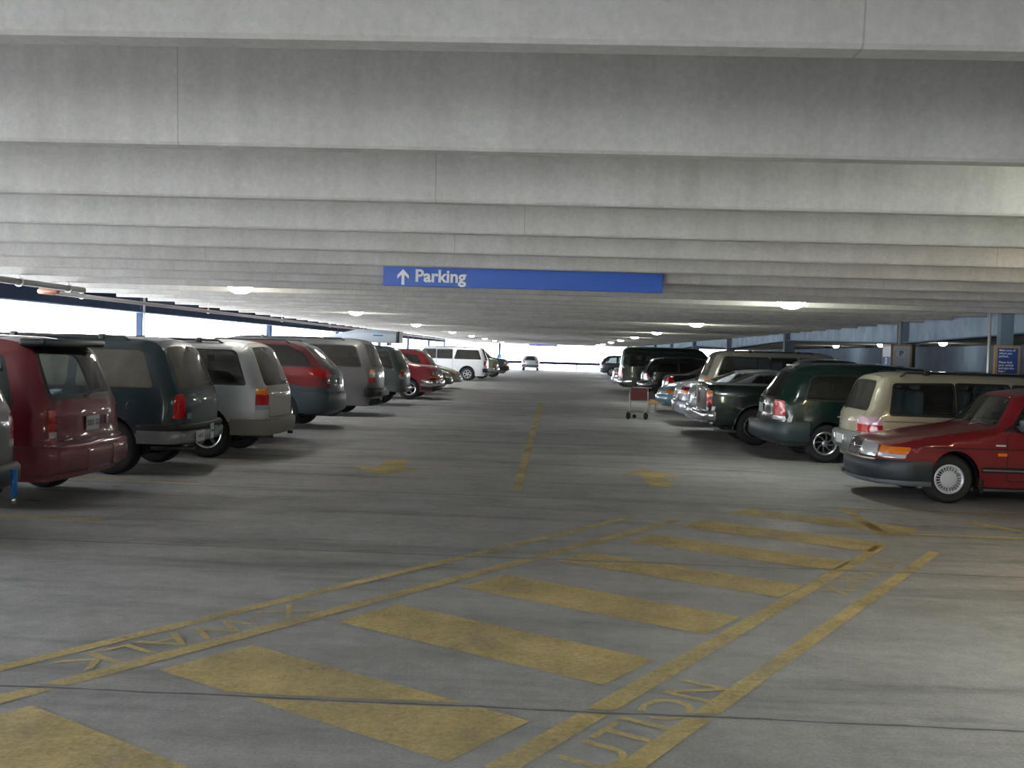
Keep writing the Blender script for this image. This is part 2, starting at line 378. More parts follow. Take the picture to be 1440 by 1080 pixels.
for i, y in enumerate([5.4, 16.6, 26.1, 36.9, 48, 59, 70, 81, 92]):
    lamp(3.5 if i else 3.7, cell(y), 2.575, 'round glowing ceiling lamp on the right side of the aisle, ' + ['out of the picture at the right', 'largest and nearest one', 'second nearest one', 'third nearest one', 'fourth one'][min(i, 4)] if i < 5 else 'small glowing lamp far down the right side of the aisle',
         (55 if i == 0 else 40) if i < 5 else 25, YG, 'right lamp row', .21, LENSC)
    if i: lamp(-4.95, cell(y - .6), 2.575, 'round glowing ceiling lamp over the left cars, ' + ['', 'nearest one', 'second nearest one', 'third nearest one'][i] if i < 4 else 'small ceiling lamp far down the left side of the aisle', 14, (1, .97, .85), 'left lamp row', .19)
lamp(5.6, cell(8.2), 2.62, 'ceiling lamp beyond the right edge lighting the fifth rib warmly', 60, (1, .74, .36), 'lamps of the neighbouring bay', .2)
for y in (41, 48.7, 55.4): lamp(14.7, cell(y), 2.52, 'small glowing lamp deep in the neighbouring bay on the right', 18, YG, 'lamps of the neighbouring bay', .16, LENSC)

# ------------------------------------------------------------------ floor paint
def yellow_paint():
    m = bpy.data.materials.new('worn_yellow_paint'); m.use_nodes = True
    b = m.node_tree.nodes['Principled BSDF']; p = pos(m); out = m.node_tree.nodes['Material Output']
    c = ramp(m, noise(m, p, 2.2, 5), [(.3, (.70, .54, .22)), (.7, (.85, .68, .31))])
    c = mixc(m, .9, c, ramp(m, noise(m, p, 60, 4, .7), [(.3, .8), (.7, 1.15)]), 'MULTIPLY')
    L(m, c, b.inputs['Base Color']); b.inputs['Roughness'].default_value = .75
    tr = N(m, 'ShaderNodeBsdfTransparent'); mx = N(m, 'ShaderNodeMixShader')
    w = mth(m, 'ADD', ramp(m, noise(m, p, 1.3, 7, .7), [(.35, .45), (.62, .85)]), mth(m, 'MULTIPLY', mth(m, 'SUBTRACT', noise(m, p, 28, 5, .75), .5), .9)); w.node.use_clamp = True
    sp = N(m, 'ShaderNodeSeparateXYZ'); L(m, p, sp.inputs[0])
    joint = mth(m, 'LESS_THAN', mth(m, 'PINGPONG', mth(m, 'ADD', mth(m, 'SUBTRACT', sp.outputs['Y'], 4.95), mth(m, 'MULTIPLY', mth(m, 'SUBTRACT', noise(m, p, 1.6, 3), .5), .05)), 1.83), .035)
    w = mth(m, 'MULTIPLY', w, mth(m, 'SUBTRACT', 1.0, mth(m, 'MULTIPLY', joint, .9)))
    L(m, w, mx.inputs[0]); L(m, tr.outputs[0], mx.inputs[1]); L(m, b.outputs[0], mx.inputs[2]); L(m, mx.outputs[0], out.inputs[0])
    return m
PAINT = yellow_paint()
def ut(n, t): return (.845 * n + .534 * t, -.534 * n + .845 * t, .004)
def marking(pts, name='floor_marking'):
    o = MB().poly(pts).build(name, PAINT); o['kind'] = 'structure'; return o
for t0, t1 in [(2.05, 2.68), (3.38, 4.0), (4.68, 5.27), (5.95, 6.52), (7.25, 7.76), (8.46, 8.97), (9.58, 10.14), (10.82, 11.32)]:
    marking([ut(-4.54, t0), ut(-2.62, t0), ut(-2.62, t1), ut(-4.54, t1)])
def strip(n0a, n1a, ta, n0b, n1b, tb): marking([ut(n0a, ta), ut(n1a, ta), ut(n1b, tb), ut(n0b, tb)])
strip(-5.23, -5.13, .5, -5.24, -5.15, 9.8); strip(-4.79, -4.67, .5, -4.79, -4.68, 9.9)
strip(-2.44, -2.31, 2.4, -2.69, -2.58, 9.95); strip(-2.01, -1.90, 2.4, -2.22, -2.12, 10.0)
def floor_text(txt, n, t, rot, size, sx):
    x, y, _ = ut(n, t)
    o = text_mesh('floor_lettering', txt, size, PAINT, Matrix.Translation((x, y, .0045)) @ Matrix.Rotation(rot, 4, 'Z'), bold=0, sx=sx); o['kind'] = 'structure'
A = math.atan2(.845, .534)
floor_text('CAUTION', -2.165, 4.08, A + .03, .37, 1.2); floor_text('X-WALK', -2.37, 8.45, A + .03, .36, 1.2)
floor_text('X-WALK', -4.96, 3.95, A + PI, .37, 1.2)
marking([(1.35, 15.85, .004), (.93, 14.85, .004), (1.24, 14.95, .004), (1.26, 13.7, .004), (1.60, 13.7, .004), (1.56, 14.95, .004), (1.88, 14.85, .004)], 'floor_arrow')
marking([(-2.38, 13.85, .004), (-1.88, 14.85, .004), (-2.2, 14.8, .004), (-2.24, 16.0, .004), (-2.58, 16.0, .004), (-2.56, 14.8, .004), (-2.9, 14.85, .004)], 'floor_arrow')
marking([(-.52, 12.8, .004), (-.41, 12.8, .004), (-.47, 36, .004), (-.60, 36, .004)])
for a, b in (((3.26, 10.4), (3.34, 12.3)), ):
    marking([(a[0], a[1], .004), (a[0] + .12, a[1], .004), (b[0] + .12, b[1], .004), (b[0], b[1], .004)])
for y, x0, x1 in ((10.5, 3.2, 8), (12.2, 3.3, 8.6), (17.3, 4.2, 8.6), (20.1, 4.2, 8.6), (23.0, 4.2, 8.6), (9.62, -9.9, -4.3), (12.5, -9.9, -4.4), (15.1, -9.9, -4.4), (17.3, -9.9, -4.4), (20.4, -9.9, -4.4), (48.6, -9.9, -4.4), (51.3, -9.9, -4.4), (54, -9.9, -4.4), (56.8, -9.9, -4.4)):
    marking([(x0, y, .004), (x1, y, .004), (x1, y + .1, .004), (x0, y + .1, .004)])
marking([(4.45, 11.55, .0041), (4.58, 11.6, .0041), (5.25, 10.62, .0041), (5.1, 10.58, .0041)])

WET_GLINT = mat('painted_wet_glint', (.75, .75, .76), .8)  # white patches stand in for the bright reflection along a wet line
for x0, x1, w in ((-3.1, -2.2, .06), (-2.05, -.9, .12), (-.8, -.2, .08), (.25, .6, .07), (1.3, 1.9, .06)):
    yy = 36.3 + .12 * (x0 + 3); o = MB().poly([(x0, yy, .004), (x0 + .1, yy - w, .004), (x1, yy - w * .6, .004), (x1 + .12, yy + .05, .004), (x1 - .2, yy + w, .004), (x0 + .2, yy + w * .7, .004)]).build('floor_glint', WET_GLINT); o['kind'] = 'structure'
# ------------------------------------------------------------------ signs
sg = empty('parking_sign', (-2.05, 11.93, 2.45)); tag(sg, 'long blue parking sign with white arrow hung under the ceiling', 'sign')
BLUE = mat('sign_blue', (.012, .07, .34), .45); WHITE = mat('sign_white', (.95, .96, .98), .5)
MB().box(0, 3.22, 0, .03, -.005, .32, .004).build('sign_panel', BLUE, sg)
RX = Matrix.Rotation(PI / 2, 4, 'X')
text_mesh('lettering', 'Parking', .20, WHITE, Matrix.Translation((.665, -.006, .112)) @ RX, sg, .002, .006)
ar = [(.0, -.085), (.034, -.085), (.034, .03), (.085, -.02), (.085, .025), (.017, .095), (-.051, .025), (-.051, -.02), (0, .03)]
MB().prism([(.215 + x, -.006, .095 + z) for x, z in ar], (0, .004, 0)).build('arrow', WHITE, sg)
WOOD = mat('light_wood', (.42, .27, .14), .6)
pk = empty('pay_station_board', (7.05, 22.32, 0)); tag(pk, 'wood framed white board with a blue P on a post behind the minivan', 'sign')
BRD = mat('board_pale', (.50, .58, .70), .5)
MB().box(0, .045, 0, .03, 1.45, 2.13).box(.40, .445, 0, .03, 1.45, 2.13).box(0, .445, 0, .03, 2.09, 2.13).box(0, .03, 0, .6, 2.09, 2.13).box(0, .03, .57, .6, 1.45, 2.13).build('frame', WOOD, pk)
MB().box(.03, .42, .03, .58, 1.45, 2.10).build('case', mat('board_case', (.2, .22, .25), .6), pk)
MB().box(.045, .40, .012, .028, 1.45, 2.09).build('board', BRD, pk)
MB().box(.012, .028, .03, .57, 1.45, 2.09).build('side_board', mat('side_board_blue', (.03, .11, .40), .5), pk)
MB().box(.004, .014, .04, .56, 1.86, 2.085).build('side_panel_white', mat('side_white', (.62, .70, .82), .5), pk)
text_mesh('lettering', 'P', .16, mat('letter_blue', (.08, .13, .32), .5), Matrix.Translation((.222, .009, 1.93)) @ RX, pk, .002, .006)
dots = MB()
for k in range(14):
    a = 2 * PI * k / 14; dots.box(.222 + .135 * math.cos(a) - .011, .222 + .135 * math.cos(a) + .011, .007, .012, 1.93 + .115 * math.sin(a) - .011, 1.93 + .115 * math.sin(a) + .011)
dots.build('ring_of_dots', mat('dot_orange', (.62, .25, .18), .6), pk)
text_mesh('lettering', 'D', .19, WHITE, Matrix.Translation((.002, .3, 1.765)) @ Matrix.Rotation(-PI / 2, 4, 'Z') @ RX, pk, .002, .006)
MB().box(.2, .24, .28, .32, 0, 1.45).build('post', STEEL, pk)
nb = empty('notice_board', (7.02, 17.0, 0)); tag(nb, 'wood framed blue notice board with white writing at the right edge', 'sign')
MB().box(0, .40, 0, .05, 1.57, 2.06).build('frame', WOOD, nb)
MB().box(.04, .36, -.006, .02, 1.61, 2.02).build('board', mat('notice_blue', (.03, .075, .30), .5), nb)
text_mesh('lettering', 'Make sure of\nwhere you\nparked...\n\nPlease lock\nyour vehicle\nand take the\nkeys !', .048, WHITE, Matrix.Translation((.06, -.009, 1.815)) @ RX, nb, .001, .0006, align='LEFT')
MB().box(.1, .30, .05, .20, 0, 3.2).build('post', STEEL, nb)
MB().tube([(-.06, .1, 0), (-.06, .1, 3.2)], .022, 10).build('conduit', GALV, nb, smooth=True)

# ------------------------------------------------------------------ vehicle builder
def rpoly(pts, r=.04, n=3, closed=True):
    out = []; N_ = len(pts)
    for i, p in enumerate(pts):
        rr = p[2] if len(p) > 2 else r
        if (not closed and i in (0, N_ - 1)) or rr <= 0: out.append((p[0], p[1])); continue
        P = np.array(p[:2], float); a = np.array(pts[i - 1][:2], float) - P; b = np.array(pts[(i + 1) % N_][:2], float) - P
        la, lb = np.linalg.norm(a), np.linalg.norm(b); q = min(rr, la * .45, lb * .45)
        A_, B_ = P + a / la * q, P + b / lb * q
        for k in range(n + 1):
            t = k / n; out.append(tuple((1 - t) ** 2 * A_ + 2 * t * (1 - t) * P + t * t * B_))
    return out
def inset(pts, d):
    P = np.array([p[:2] for p in pts]); n = len(P); area = sum(P[i][0] * P[(i + 1) % n][1] - P[(i + 1) % n][0] * P[i][1] for i in range(n))
    s = 1 if area > 0 else -1; out = []
    for i in range(n):
        a = P[i] - P[i - 1]; b = P[(i + 1) % n] - P[i]; a /= np.linalg.norm(a) + 1e-9; b /= np.linalg.norm(b) + 1e-9
        na, nb_ = np.array((-a[1], a[0])) * s, np.array((-b[1], b[0])) * s; m_ = na + nb_; m_ /= np.linalg.norm(m_) + 1e-9
        q = P[i] + m_ * d / max(.4, m_ @ na); out.append((q[0], q[1], pts[i][2]) if len(pts[i]) > 2 else (q[0], q[1]))
    return out
def dens(pts, step, closed=True):
    out = []; n = len(pts)
    for i in range(n if closed else n - 1):
        a, b = np.array(pts[i][:2]), np.array(pts[(i + 1) % n][:2]); k = max(1, int(math.ceil(np.linalg.norm(b - a) / step)))
        for j in range(k): out.append(tuple(a + (b - a) * j / k))
    if not closed: out.append(tuple(pts[-1][:2]))
    return out
def inpoly(P, poly):
    x, y = P[:, 0], P[:, 1]; ins = np.zeros(len(P), bool); n = len(poly)
    for i in range(n):
        x0, y0 = poly[i][:2]; x1, y1 = poly[i - 1][:2]
        c = ((y0 > y) != (y1 > y)); 
        if y1 != y0: ins ^= c & (x < (x1 - x0) * (y - y0) / (y1 - y0) + x0)
    return ins
def seg_dist(P, path):
    d = np.full(len(P), 9.)
    for a, b in zip(path, path[1:]):
        a, b = np.array(a), np.array(b); ab = b - a; L2 = ab @ ab
        if L2 < 1e-12: continue
        t = np.clip(((P - a) @ ab) / L2, 0, 1); q = a + t[:, None] * ab; d = np.minimum(d, np.linalg.norm(P - q, axis=1))
    return d
def tri_sheet(outline, regs, grid):
    """regs: list of polygons; returns verts(2d), tris, region index per tri (-1 base)"""
    verts, edges = [], []
    def add(poly, closed=True):
        b = len(verts); n = len(poly); verts.extend(Vector(p[:2]) for p in poly)
        edges.extend((b + i, b + (i + 1) % n) for i in range(n))
    add(outline)
    for p in regs: add(dens(p, grid * 1.2))
    O = np.array(outline); x0, y0 = O.min(0); x1, y1 = O.max(0)
    g = np.array([(x, y) for j, y in enumerate(np.arange(y0 + grid / 2, y1, grid)) for x in np.arange(x0 + grid / 2 + (j % 2) * grid / 2, x1, grid)])
    g = g[inpoly(g, outline)]
    bd = seg_dist(g, list(outline) + [outline[0]]); g = g[bd > grid * .45]
    for p in regs:
        if len(g): g = g[seg_dist(g, list(p) + [p[0]]) > grid * .3]
    verts.extend(Vector(q) for q in g)
    v, e, f, *_ = delaunay_2d_cdt(verts, edges, [], 0, 1e-5)
    v = np.array([(q.x, q.y) for q in v]); f = np.array([t for t in f if len(t) == 3])
    c = v[f].mean(1); keep = inpoly(c, outline); f = f[keep]; c = c[keep]
    idx = np.full(len(f), -1)
    for i, p in enumerate(regs): idx[inpoly(c, p)] = i
    a = v[f[:, 1]] - v[f[:, 0]]; b = v[f[:, 2]] - v[f[:, 0]]; flip = (a[:, 0] * b[:, 1] - a[:, 1] * b[:, 0]) < 0
    f[flip] = f[flip][:, ::-1]
    return v, f, idx

class Car:
    def __init__(s, name, label, cat, spec, end_x, yc, heading, front_out=False, grid=.09, lod=0):
        """spec coordinates: x from rear bumper face to front, z up. end_x = world X of the end that faces the aisle."""
        s.sp = spec; s.L, s.W, s.H = spec['L'], spec['W'], spec['H']; s.lod = lod; s.grid = grid
        rz = 0 if heading > 0 else PI
        ox = end_x - heading * (s.L if front_out else 0)
        s.root = empty(name, (ox, yc, 0), rz); tag(s.root, label, cat)
        s.rear_y = None
        s.body()
    # --- shape functions
    def hw(s, P, d):
        sp = s.sp; x, z = P[:, 0], P[:, 1]; h = np.full(len(P), s.W / 2)
        belt = sp.get('belt', .95)
        h -= sp.get('tumble', .14) * np.clip((z - belt) / (s.H - belt), 0, 1.1) ** 1.25
        h -= .05 * np.clip((.62 - z) / .4, 0, 1) ** 2
        h -= .02 * np.clip((z - .75) / .3, 0, 1)
        h -= .04 * np.clip((.7 - x) / .7, 0, 1) ** 2 + .05 * np.clip((x - s.L + .8) / .8, 0, 1) ** 2
        re = sp.get('re', .10); q = np.clip(d, 0, re)
        h -= re - np.sqrt(np.maximum(re ** 2 - (re - q) ** 2, 0))
        return h
    def deform(s, V):
        V = np.array(V, float); sp = s.sp; t = np.clip(np.abs(V[:, 1]) / (s.W / 2), 0, 1.05) ** 2.6
        V[:, 0] += sp.get('kr', .10) * t * np.clip(1 - V[:, 0] / 1.3, 0, 1) ** 1.5
        V[:, 0] -= sp.get('kf', .20) * t * np.clip(1 - (s.L - V[:, 0]) / 1.3, 0, 1) ** 1.5
        if 'bow' in sp:
            xc, wd, am = sp['bow']; V[:, 0] -= am * np.clip(np.abs(V[:, 1]) / (s.W / 2), 0, 1) ** 2 * np.exp(-((V[:, 0] - xc) / wd) ** 2) * np.clip((V[:, 2] - .86) / .12, 0, 1)
        return V
    def body(s):
        sp = s.sp; g = s.grid
        path = dens(rpoly(sp['path'], .08, 4, False), g, False)
        s.path = path; PA = np.array(path)
        seg = np.linalg.norm(np.diff(PA, axis=0), axis=1); S_ = np.concatenate([[0], np.cumsum(seg)]); s.S = S_
        zb = sp.get('zb', .28); R = sp['R']; ra = sp.get('ra', R * 1.14)
        bot = []
        for xw in (sp['xf'], sp['xr']):
            a0 = math.asin(max(-1, min(1, (zb - R) / ra)))
            for k in range(15):
                a = a0 + (PI - 2 * a0) * k / 14; bot.append((xw + ra * math.cos(a), R + ra * math.sin(a)))
        outline = path + bot_dens(path[-1], bot, path[0], zb, g)
        regs = []; info = []
        def addr(nm, poly, m, kw):
            regs.append(poly); info.append((nm, m, kw))
        for r in sp['regions']:
            nm, sheet, pts, m = r[:4]; kw = r[4] if len(r) > 4 else {}
            if sheet != 'side': continue
            rr = kw.get('r', .04)
            if kw.get('gap'): addr('door_seam', rpoly(pts, rr), BLACK, {}); addr(nm, rpoly(inset(pts, kw['gap']), rr), m, kw)
            elif kw.get('trim'): addr('window_trim', rpoly(inset(pts, -kw['trim']), rr + .01), kw.get('trim_mat', BLACK), {}); addr(nm, rpoly(pts, rr), m, kw)
            else: addr(nm, rpoly(pts, rr) if rr else pts, m, kw)
        if sp.get('arch_trim'):
            w, m = sp['arch_trim']
            for xw in (sp['xf'], sp['xr']):
                addr('arch_trim', [(xw + (ra + w) * math.cos(a), R + (ra + w) * math.sin(a)) for a in np.linspace(-.9, PI + .9, 30)], m, {})
        regs = [clip_in(p, outline) for p in regs]
        v2, f2, idx = tri_sheet(outline, regs, g)
        d = seg_dist(v2, path); y = s.hw(v2, d)
        allV, allF, allK = [], [], []
        def put(V, F, keys):
            b = sum(len(q) for q in allV); allV.append(V); allF.extend((F + b).tolist()); allK.extend(keys)
        keysL = [(info[i][0], 1, i) if i >= 0 else ('body', 0, -1) for i in idx]
        put(np.c_[v2[:, 0], y, v2[:, 1]], f2[:, ::-1], keysL)
        put(np.c_[v2[:, 0], -y, v2[:, 1]], f2, [(k[0], -1 if k[1] else 0, k[2]) for k in keysL])
        # top sheet
        HW = s.W / 2; yb = s.hw(PA, np.zeros(len(PA)))
        tang = np.gradient(PA, axis=0); tang /= np.linalg.norm(tang, axis=1)[:, None]; nrm = np.c_[-tang[:, 1], tang[:, 0]]
        rear_n = int(np.argmax(PA[:, 0] > s.L * .5)); 
        def z2s(z, front):
            if front: zz, ss = PA[rear_n:, 1][::-1], S_[rear_n:][::-1]
            else: zz, ss = PA[:rear_n, 1], S_[:rear_n]
            mz = np.maximum.accumulate(zz); return float(np.interp(z, mz + np.arange(len(mz)) * 1e-7, ss))
        mx_ = np.maximum.accumulate(PA[:, 0]) + np.arange(len(PA)) * 1e-7
        def x2s(x): return float(np.interp(x, mx_, S_))
        tr, ti = [], []
        for r in sp['regions']:
            nm, sheet, pts, m = r[:4]; kw = r[4] if len(r) > 4 else {}
            if sheet == 'side': continue
            rr = kw.get('r', .04)
            conv = (lambda p: (x2s(p[0]), p[1])) if sheet == 'top' else (lambda p: (z2s(p[1], sheet == 'front'), p[0]))
            sides = ((1, 1), (-1, -1)) if kw.get('mirror') else ((1, 0),)
            for sg_, sid in sides:
                pp = [(conv(p)[0], conv(p)[1] * sg_) for p in pts]
                if kw.get('trim'): tr.append(rpoly(inset(pp, -kw['trim']), rr + .01)); ti.append(('window_trim', 2, kw.get('trim_mat', BLACK), {}))
                if kw.get('gap'): tr.append(rpoly(pp, rr)); ti.append(('door_seam', 2, BLACK, {})); pp = inset(pp, kw['gap'])
                tr.append(rpoly(pp, rr)); ti.append((nm, sid, m, kw))
        U = HW; smax = S_[-1]
        out = [(q, -U) for q in S_] + [(smax, u) for u in np.linspace(-U, U, max(4, int(s.W / g)))[1:-1]] + [(q, U) for q in S_[::-1]] + [(0, u) for u in np.linspace(U, -U, max(4, int(s.W / g)))[1:-1]]
        tr = [[(min(max(p[0], .002), smax - .002), max(-U, min(U, p[1]))) for p in q] for q in tr]
        v3, f3, i3 = tri_sheet(out, tr, g)
        px = np.interp(v3[:, 0], S_, PA[:, 0]); pz = np.interp(v3[:, 0], S_, PA[:, 1]); hb = np.interp(v3[:, 0], S_, yb)
        nx = np.interp(v3[:, 0], S_, nrm[:, 0]); nz = np.interp(v3[:, 0], S_, nrm[:, 1]); t = v3[:, 1] / U
        cw = sp.get('crown', .035) * (1 - t ** 2)
        V3 = np.c_[px + nx * cw * .5, t * hb, pz + np.clip(nz, 0, 1) * cw]
        s.n_side = len(info)
        info2 = info + [(a, b_, None) for a, b_, *_ in ti]
        put(V3, f3, [(ti[i][0], ti[i][1], 1000 + i) if i >= 0 else ('body', 0, -1) for i in i3])
        V = s.deform(np.concatenate(allV)); F = np.array(allF)
        # weld
        key = np.round(V, 4); _, first, inv = np.unique(key, axis=0, return_index=True, return_inverse=True); inv = inv.reshape(-1)
        V = V[first]; F = inv[F]
        ok = (F[:, 0] != F[:, 1]) & (F[:, 1] != F[:, 2]) & (F[:, 0] != F[:, 2]); F = F[ok]; K = [k for k, o in zip(allK, ok) if o]
        fn = np.cross(V[F[:, 1]] - V[F[:, 0]], V[F[:, 2]] - V[F[:, 0]]); vn = np.zeros_like(V)
        for j in range(3): np.add.at(vn, F[:, j], fn)
        vn /= np.linalg.norm(vn, axis=1)[:, None] + 1e-12
        groups = {}
        for fi, k in enumerate(K):
            groups.setdefault((k[0], k[1], k[2] if k[0] in ('door_seam', 'window_trim', 'arch_trim', 'side_window', 'door', 'side_light') else 0), []).append((fi, k[2]))
        s.surf = (V, F)
        for (nm, sid, _), lst in groups.items():
            fi = [q[0] for q in lst]; F_ = F[fi]; used, inv2 = np.unique(F_, return_inverse=True); F_ = inv2.reshape(-1, 3)
            k0 = lst[0][1]
            m = sp['paint'] if k0 < 0 else (info[k0][1] if k0 < 1000 else ti[k0 - 1000][2])
            kw = {} if k0 < 0 else (info[k0][2] if k0 < 1000 else ti[k0 - 1000][3])
            me = bpy.data.meshes.new(nm); me.from_pydata([tuple(map(float, q)) for q in V[used]], [], F_.tolist()); me.materials.append(m); me.shade_smooth()
            me.normals_split_custom_set_from_vertices([tuple(map(float, q)) for q in vn[used]])
            o = link(nm, me, s.root)
            if kw.get('label'): o['label'] = kw['label']
        # underbody and wheel wells
        b = MB(); b.box(.25, s.L - .3, -s.W / 2 + .32, s.W / 2 - .32, zb - .02, .55)
        b.box(sp['xr'] + ra, sp['xf'] - ra, -s.W / 2 + .07, s.W / 2 - .07, zb - .02, zb + .1)
        for xw in (sp['xf'], sp['xr']):
            for sd in (-1, 1):
                pr = [(xw + ra * math.cos(a), R + ra * math.sin(a)) for a in np.linspace(-.25, PI + .25, 22)]
                for (x0, z0), (x1, z1) in zip(pr, pr[1:]):
                    b.poly([(x0, sd * (s.W / 2 - .07), z0), (x1, sd * (s.W / 2 - .07), z1), (x1, sd * (s.W / 2 - .34), z1), (x0, sd * (s.W / 2 - .34), z0)])
                b.poly([(x, sd * (s.W / 2 - .34), z) for x, z in pr])
        b.build('underbody', WELL, s.root)
        if not s.lod: MB().tube([(.25, -.35, .25), (1.4, -.35, .24)], .03, 8).build('exhaust_pipe', mat('exhaust_steel', (.15, .14, .13), .5, .7), s.root, smooth=True)
        MB().tube([(sp['xr'], -s.W / 2 + .25, R), (sp['xr'], s.W / 2 - .25, R)], .05, 8).build('axle', WELL, s.root)
        st = sp.get('rim', ('spokes', 5, ALLOY)); rr = sp.get('rr', R * .62)
        for xw in (sp['xr'], sp['xf']):
            for sd in (-1, 1): s.wheel(xw, sd, R, sp.get('tw', .215), rr, st)
    def wheel(s, xw, sd, R, tw, rr, st):
        yo = s.W / 2 - .05 - s.sp.get('winset', .0); c = (xw, sd * (yo - tw), R); n = 44 if not s.lod else 24
        prof = [(rr, .03), (rr + .01, 0), (R * .86, -.006), (R * .95, .012), (R * .99, .04), (R, .07), (R, tw - .07), (R * .99, tw - .04), (R * .95, tw - .012), (R * .86, tw + .006), (rr + .012, tw), (rr - .002, tw - .015), (rr - .01, tw - .05)]
        t = MB().lathe(prof, 'y', n, c, sd)
        if not s.lod:
            for k in range(48):      # shoulder blocks of the tread
                a0 = 2 * PI * k / 48; a1 = a0 + 2 * PI / 48 * .62
                for yy0, yy1 in ((.015, .06), (tw - .06, tw - .015)):
                    q = [(R + .004) * 1, R * .962]
                    pts = []
                    for aa in (a0, a1):
                        for rad, yy in (((R + .004), .055 if yy0 < .1 else tw - .055), (R * .968, .006 if yy0 < .1 else tw - .006)):
                            pts.append((c[0] + rad * math.cos(aa), c[1] + yy * sd, c[2] + rad * math.sin(aa)))
                    t.poly([pts[0], pts[1], pts[3], pts[2]])
        w = t.build('wheel', RUBBER, s.root, angle=35)
        if 'trim' in st: pass
        kind, ns, m = st[:3]; f = tw - .03
        rim = MB().lathe([(rr - .012, tw - .05), (rr, tw - .004), (rr - .012, tw + .002), (rr - .03, tw - .01), (rr - .04, tw - .06), (rr - .05, .06)], 'y', n, c, sd)
        back = MB().lathe([(rr - .04, tw - .09), (.03, tw - .09), (0, tw - .09)], 'y', n, c, sd); back.build('brake_disc', WELL, w)
        if kind == 'slots':
            rim.lathe([(rr * .58, tw - .012), (rr * .5, tw + .002), (rr * .2, tw + .008), (0, tw + .009)], 'y', n, c, sd)
            for k in range(ns): s.spoke(rim, c, sd, 2 * PI * k / ns, rr * .55, rr - .02, .0065, .0085, tw - .012, tw - .012, 0)
        elif kind == 'steel':
            rim.lathe([(rr - .03, tw - .035), (rr * .75, tw - .06), (rr * .5, tw - .03), (rr * .3, tw - .03), (rr * .26, tw - .005), (0, tw - .003)], 'y', n, c, sd)
        else:
            sw = .5 if kind == 'swirl' else 0
            for k in range(ns): s.spoke(rim, c, sd, 2 * PI * k / ns + .3, rr * .18, rr - .015, rr * (.15 if ns < 7 else .07), rr * (.11 if ns < 7 else .06), tw - .02, tw - .012, sw)
            rim.lathe([(rr * .27, tw - .04), (rr * .25, tw - .008), (rr * .15, tw + .002), (0, tw + .003)], 'y', 20, c, sd)
        rim.build('rim', m, w, angle=35)
    def spoke(s, mb, c, sd, a, r0, r1, w0, w1, y0, y1, sw):
        prev = None
        for q in (0, .5, 1):
            r = r0 + (r1 - r0) * q; aa = a + sw * q; w = w0 + (w1 - w0) * q; y = y0 + (y1 - y0) * q; ca, sa = math.cos(aa), math.sin(aa)
            ring = [mb.bm.verts.new((c[0] + r * ca - k * w * sa, c[1] + (y - dy) * sd, c[2] + r * sa + k * w * ca)) for k, dy in ((-1, .035), (-.8, 0), (.8, 0), (1, .035))]
            if prev: 
                for j in range(3): mb.bm.faces.new((prev[j], prev[j + 1], ring[j + 1], ring[j]))
            prev = ring
    # --- add-ons
    def bumper(s, end, z0, z1, out=.06, wrap=.7, m=None, name=None, rc=.16, step=False, label=None, inset_=.0, hw=None):
        """a rounded bar following the plan curve of one end"""
        W2 = (hw or s.W / 2) - inset_; n = 8; ra = s.sp.get('ra', s.sp['R'] * 1.14)
        wrap = min(wrap, (s.sp['xr'] if end == 'rear' else s.L - s.sp['xf']) - ra - .015)
        pl = [(wrap, -W2, (0, -1))]
        for k in range(n + 1):
            a = PI / 2 * k / n; pl.append((rc - rc * math.sin(a), -W2 + rc - rc * math.cos(a), (-math.sin(a), -math.cos(a))))
        mid = [(0, y, (-1, 0)) for y in np.linspace(-W2 + rc, W2 - rc, 9)[1:-1]]
        pl = pl + mid + [(x, -y, (nx, -ny)) for x, y, nx_ in pl[::-1] for nx, ny in (nx_,)]
        h = z1 - z0; b = min(.035, h * .3)
        prof = [(-.03, z0), (out - b, z0), (out, z0 + b), (out, z1 - b), (out - b, z1), (-.03, z1)]
        V, F = [], []
        for x, y, (nx, ny) in pl:
            o_ = 0.35 if abs(ny) > .99 else 1
            for q, z in prof: V.append((x + nx * q, y + ny * q * .35 * (1), z))
        V = np.array(V); 
        if end == 'front': V[:, 0] = s.L - V[:, 0]
        V = s.deform(V); np_ = len(prof)
        for i in range(len(pl) - 1):
            for j in range(np_):
                a, b_ = i * np_ + j, i * np_ + (j + 1) % np_; c, d = a + np_, b_ + np_
                F.append((a, b_, d, c))
        F.append(tuple(range(np_))); F.append(tuple(range(len(V) - np_, len(V)))[::-1])
        bm = bmesh.new(); vs = [bm.verts.new(p) for p in V]
        for f in F: bm.faces.new([vs[i] for i in f])
        bmesh.ops.recalc_face_normals(bm, faces=bm.faces)
        me = bpy.data.meshes.new('b'); bm.to_mesh(me); bm.free(); me.materials.append(m or s.sp['paint']); me.shade_smooth(); me.set_sharp_from_angle(angle=math.radians(50))
        o = link(name or (end + '_bumper'), me, s.root)
        if label: o['label'] = label
        return o
    def px(s, z, front=False):
        """x of the end surface at height z on the centre line"""
        P = np.array(s.path); n = len(P) // 2; Q = P[n:][::-1] if front else P[:n]
        mz = np.maximum.accumulate(Q[:, 1]) + np.arange(len(Q)) * 1e-7; return float(np.interp(z, mz, Q[:, 0]))
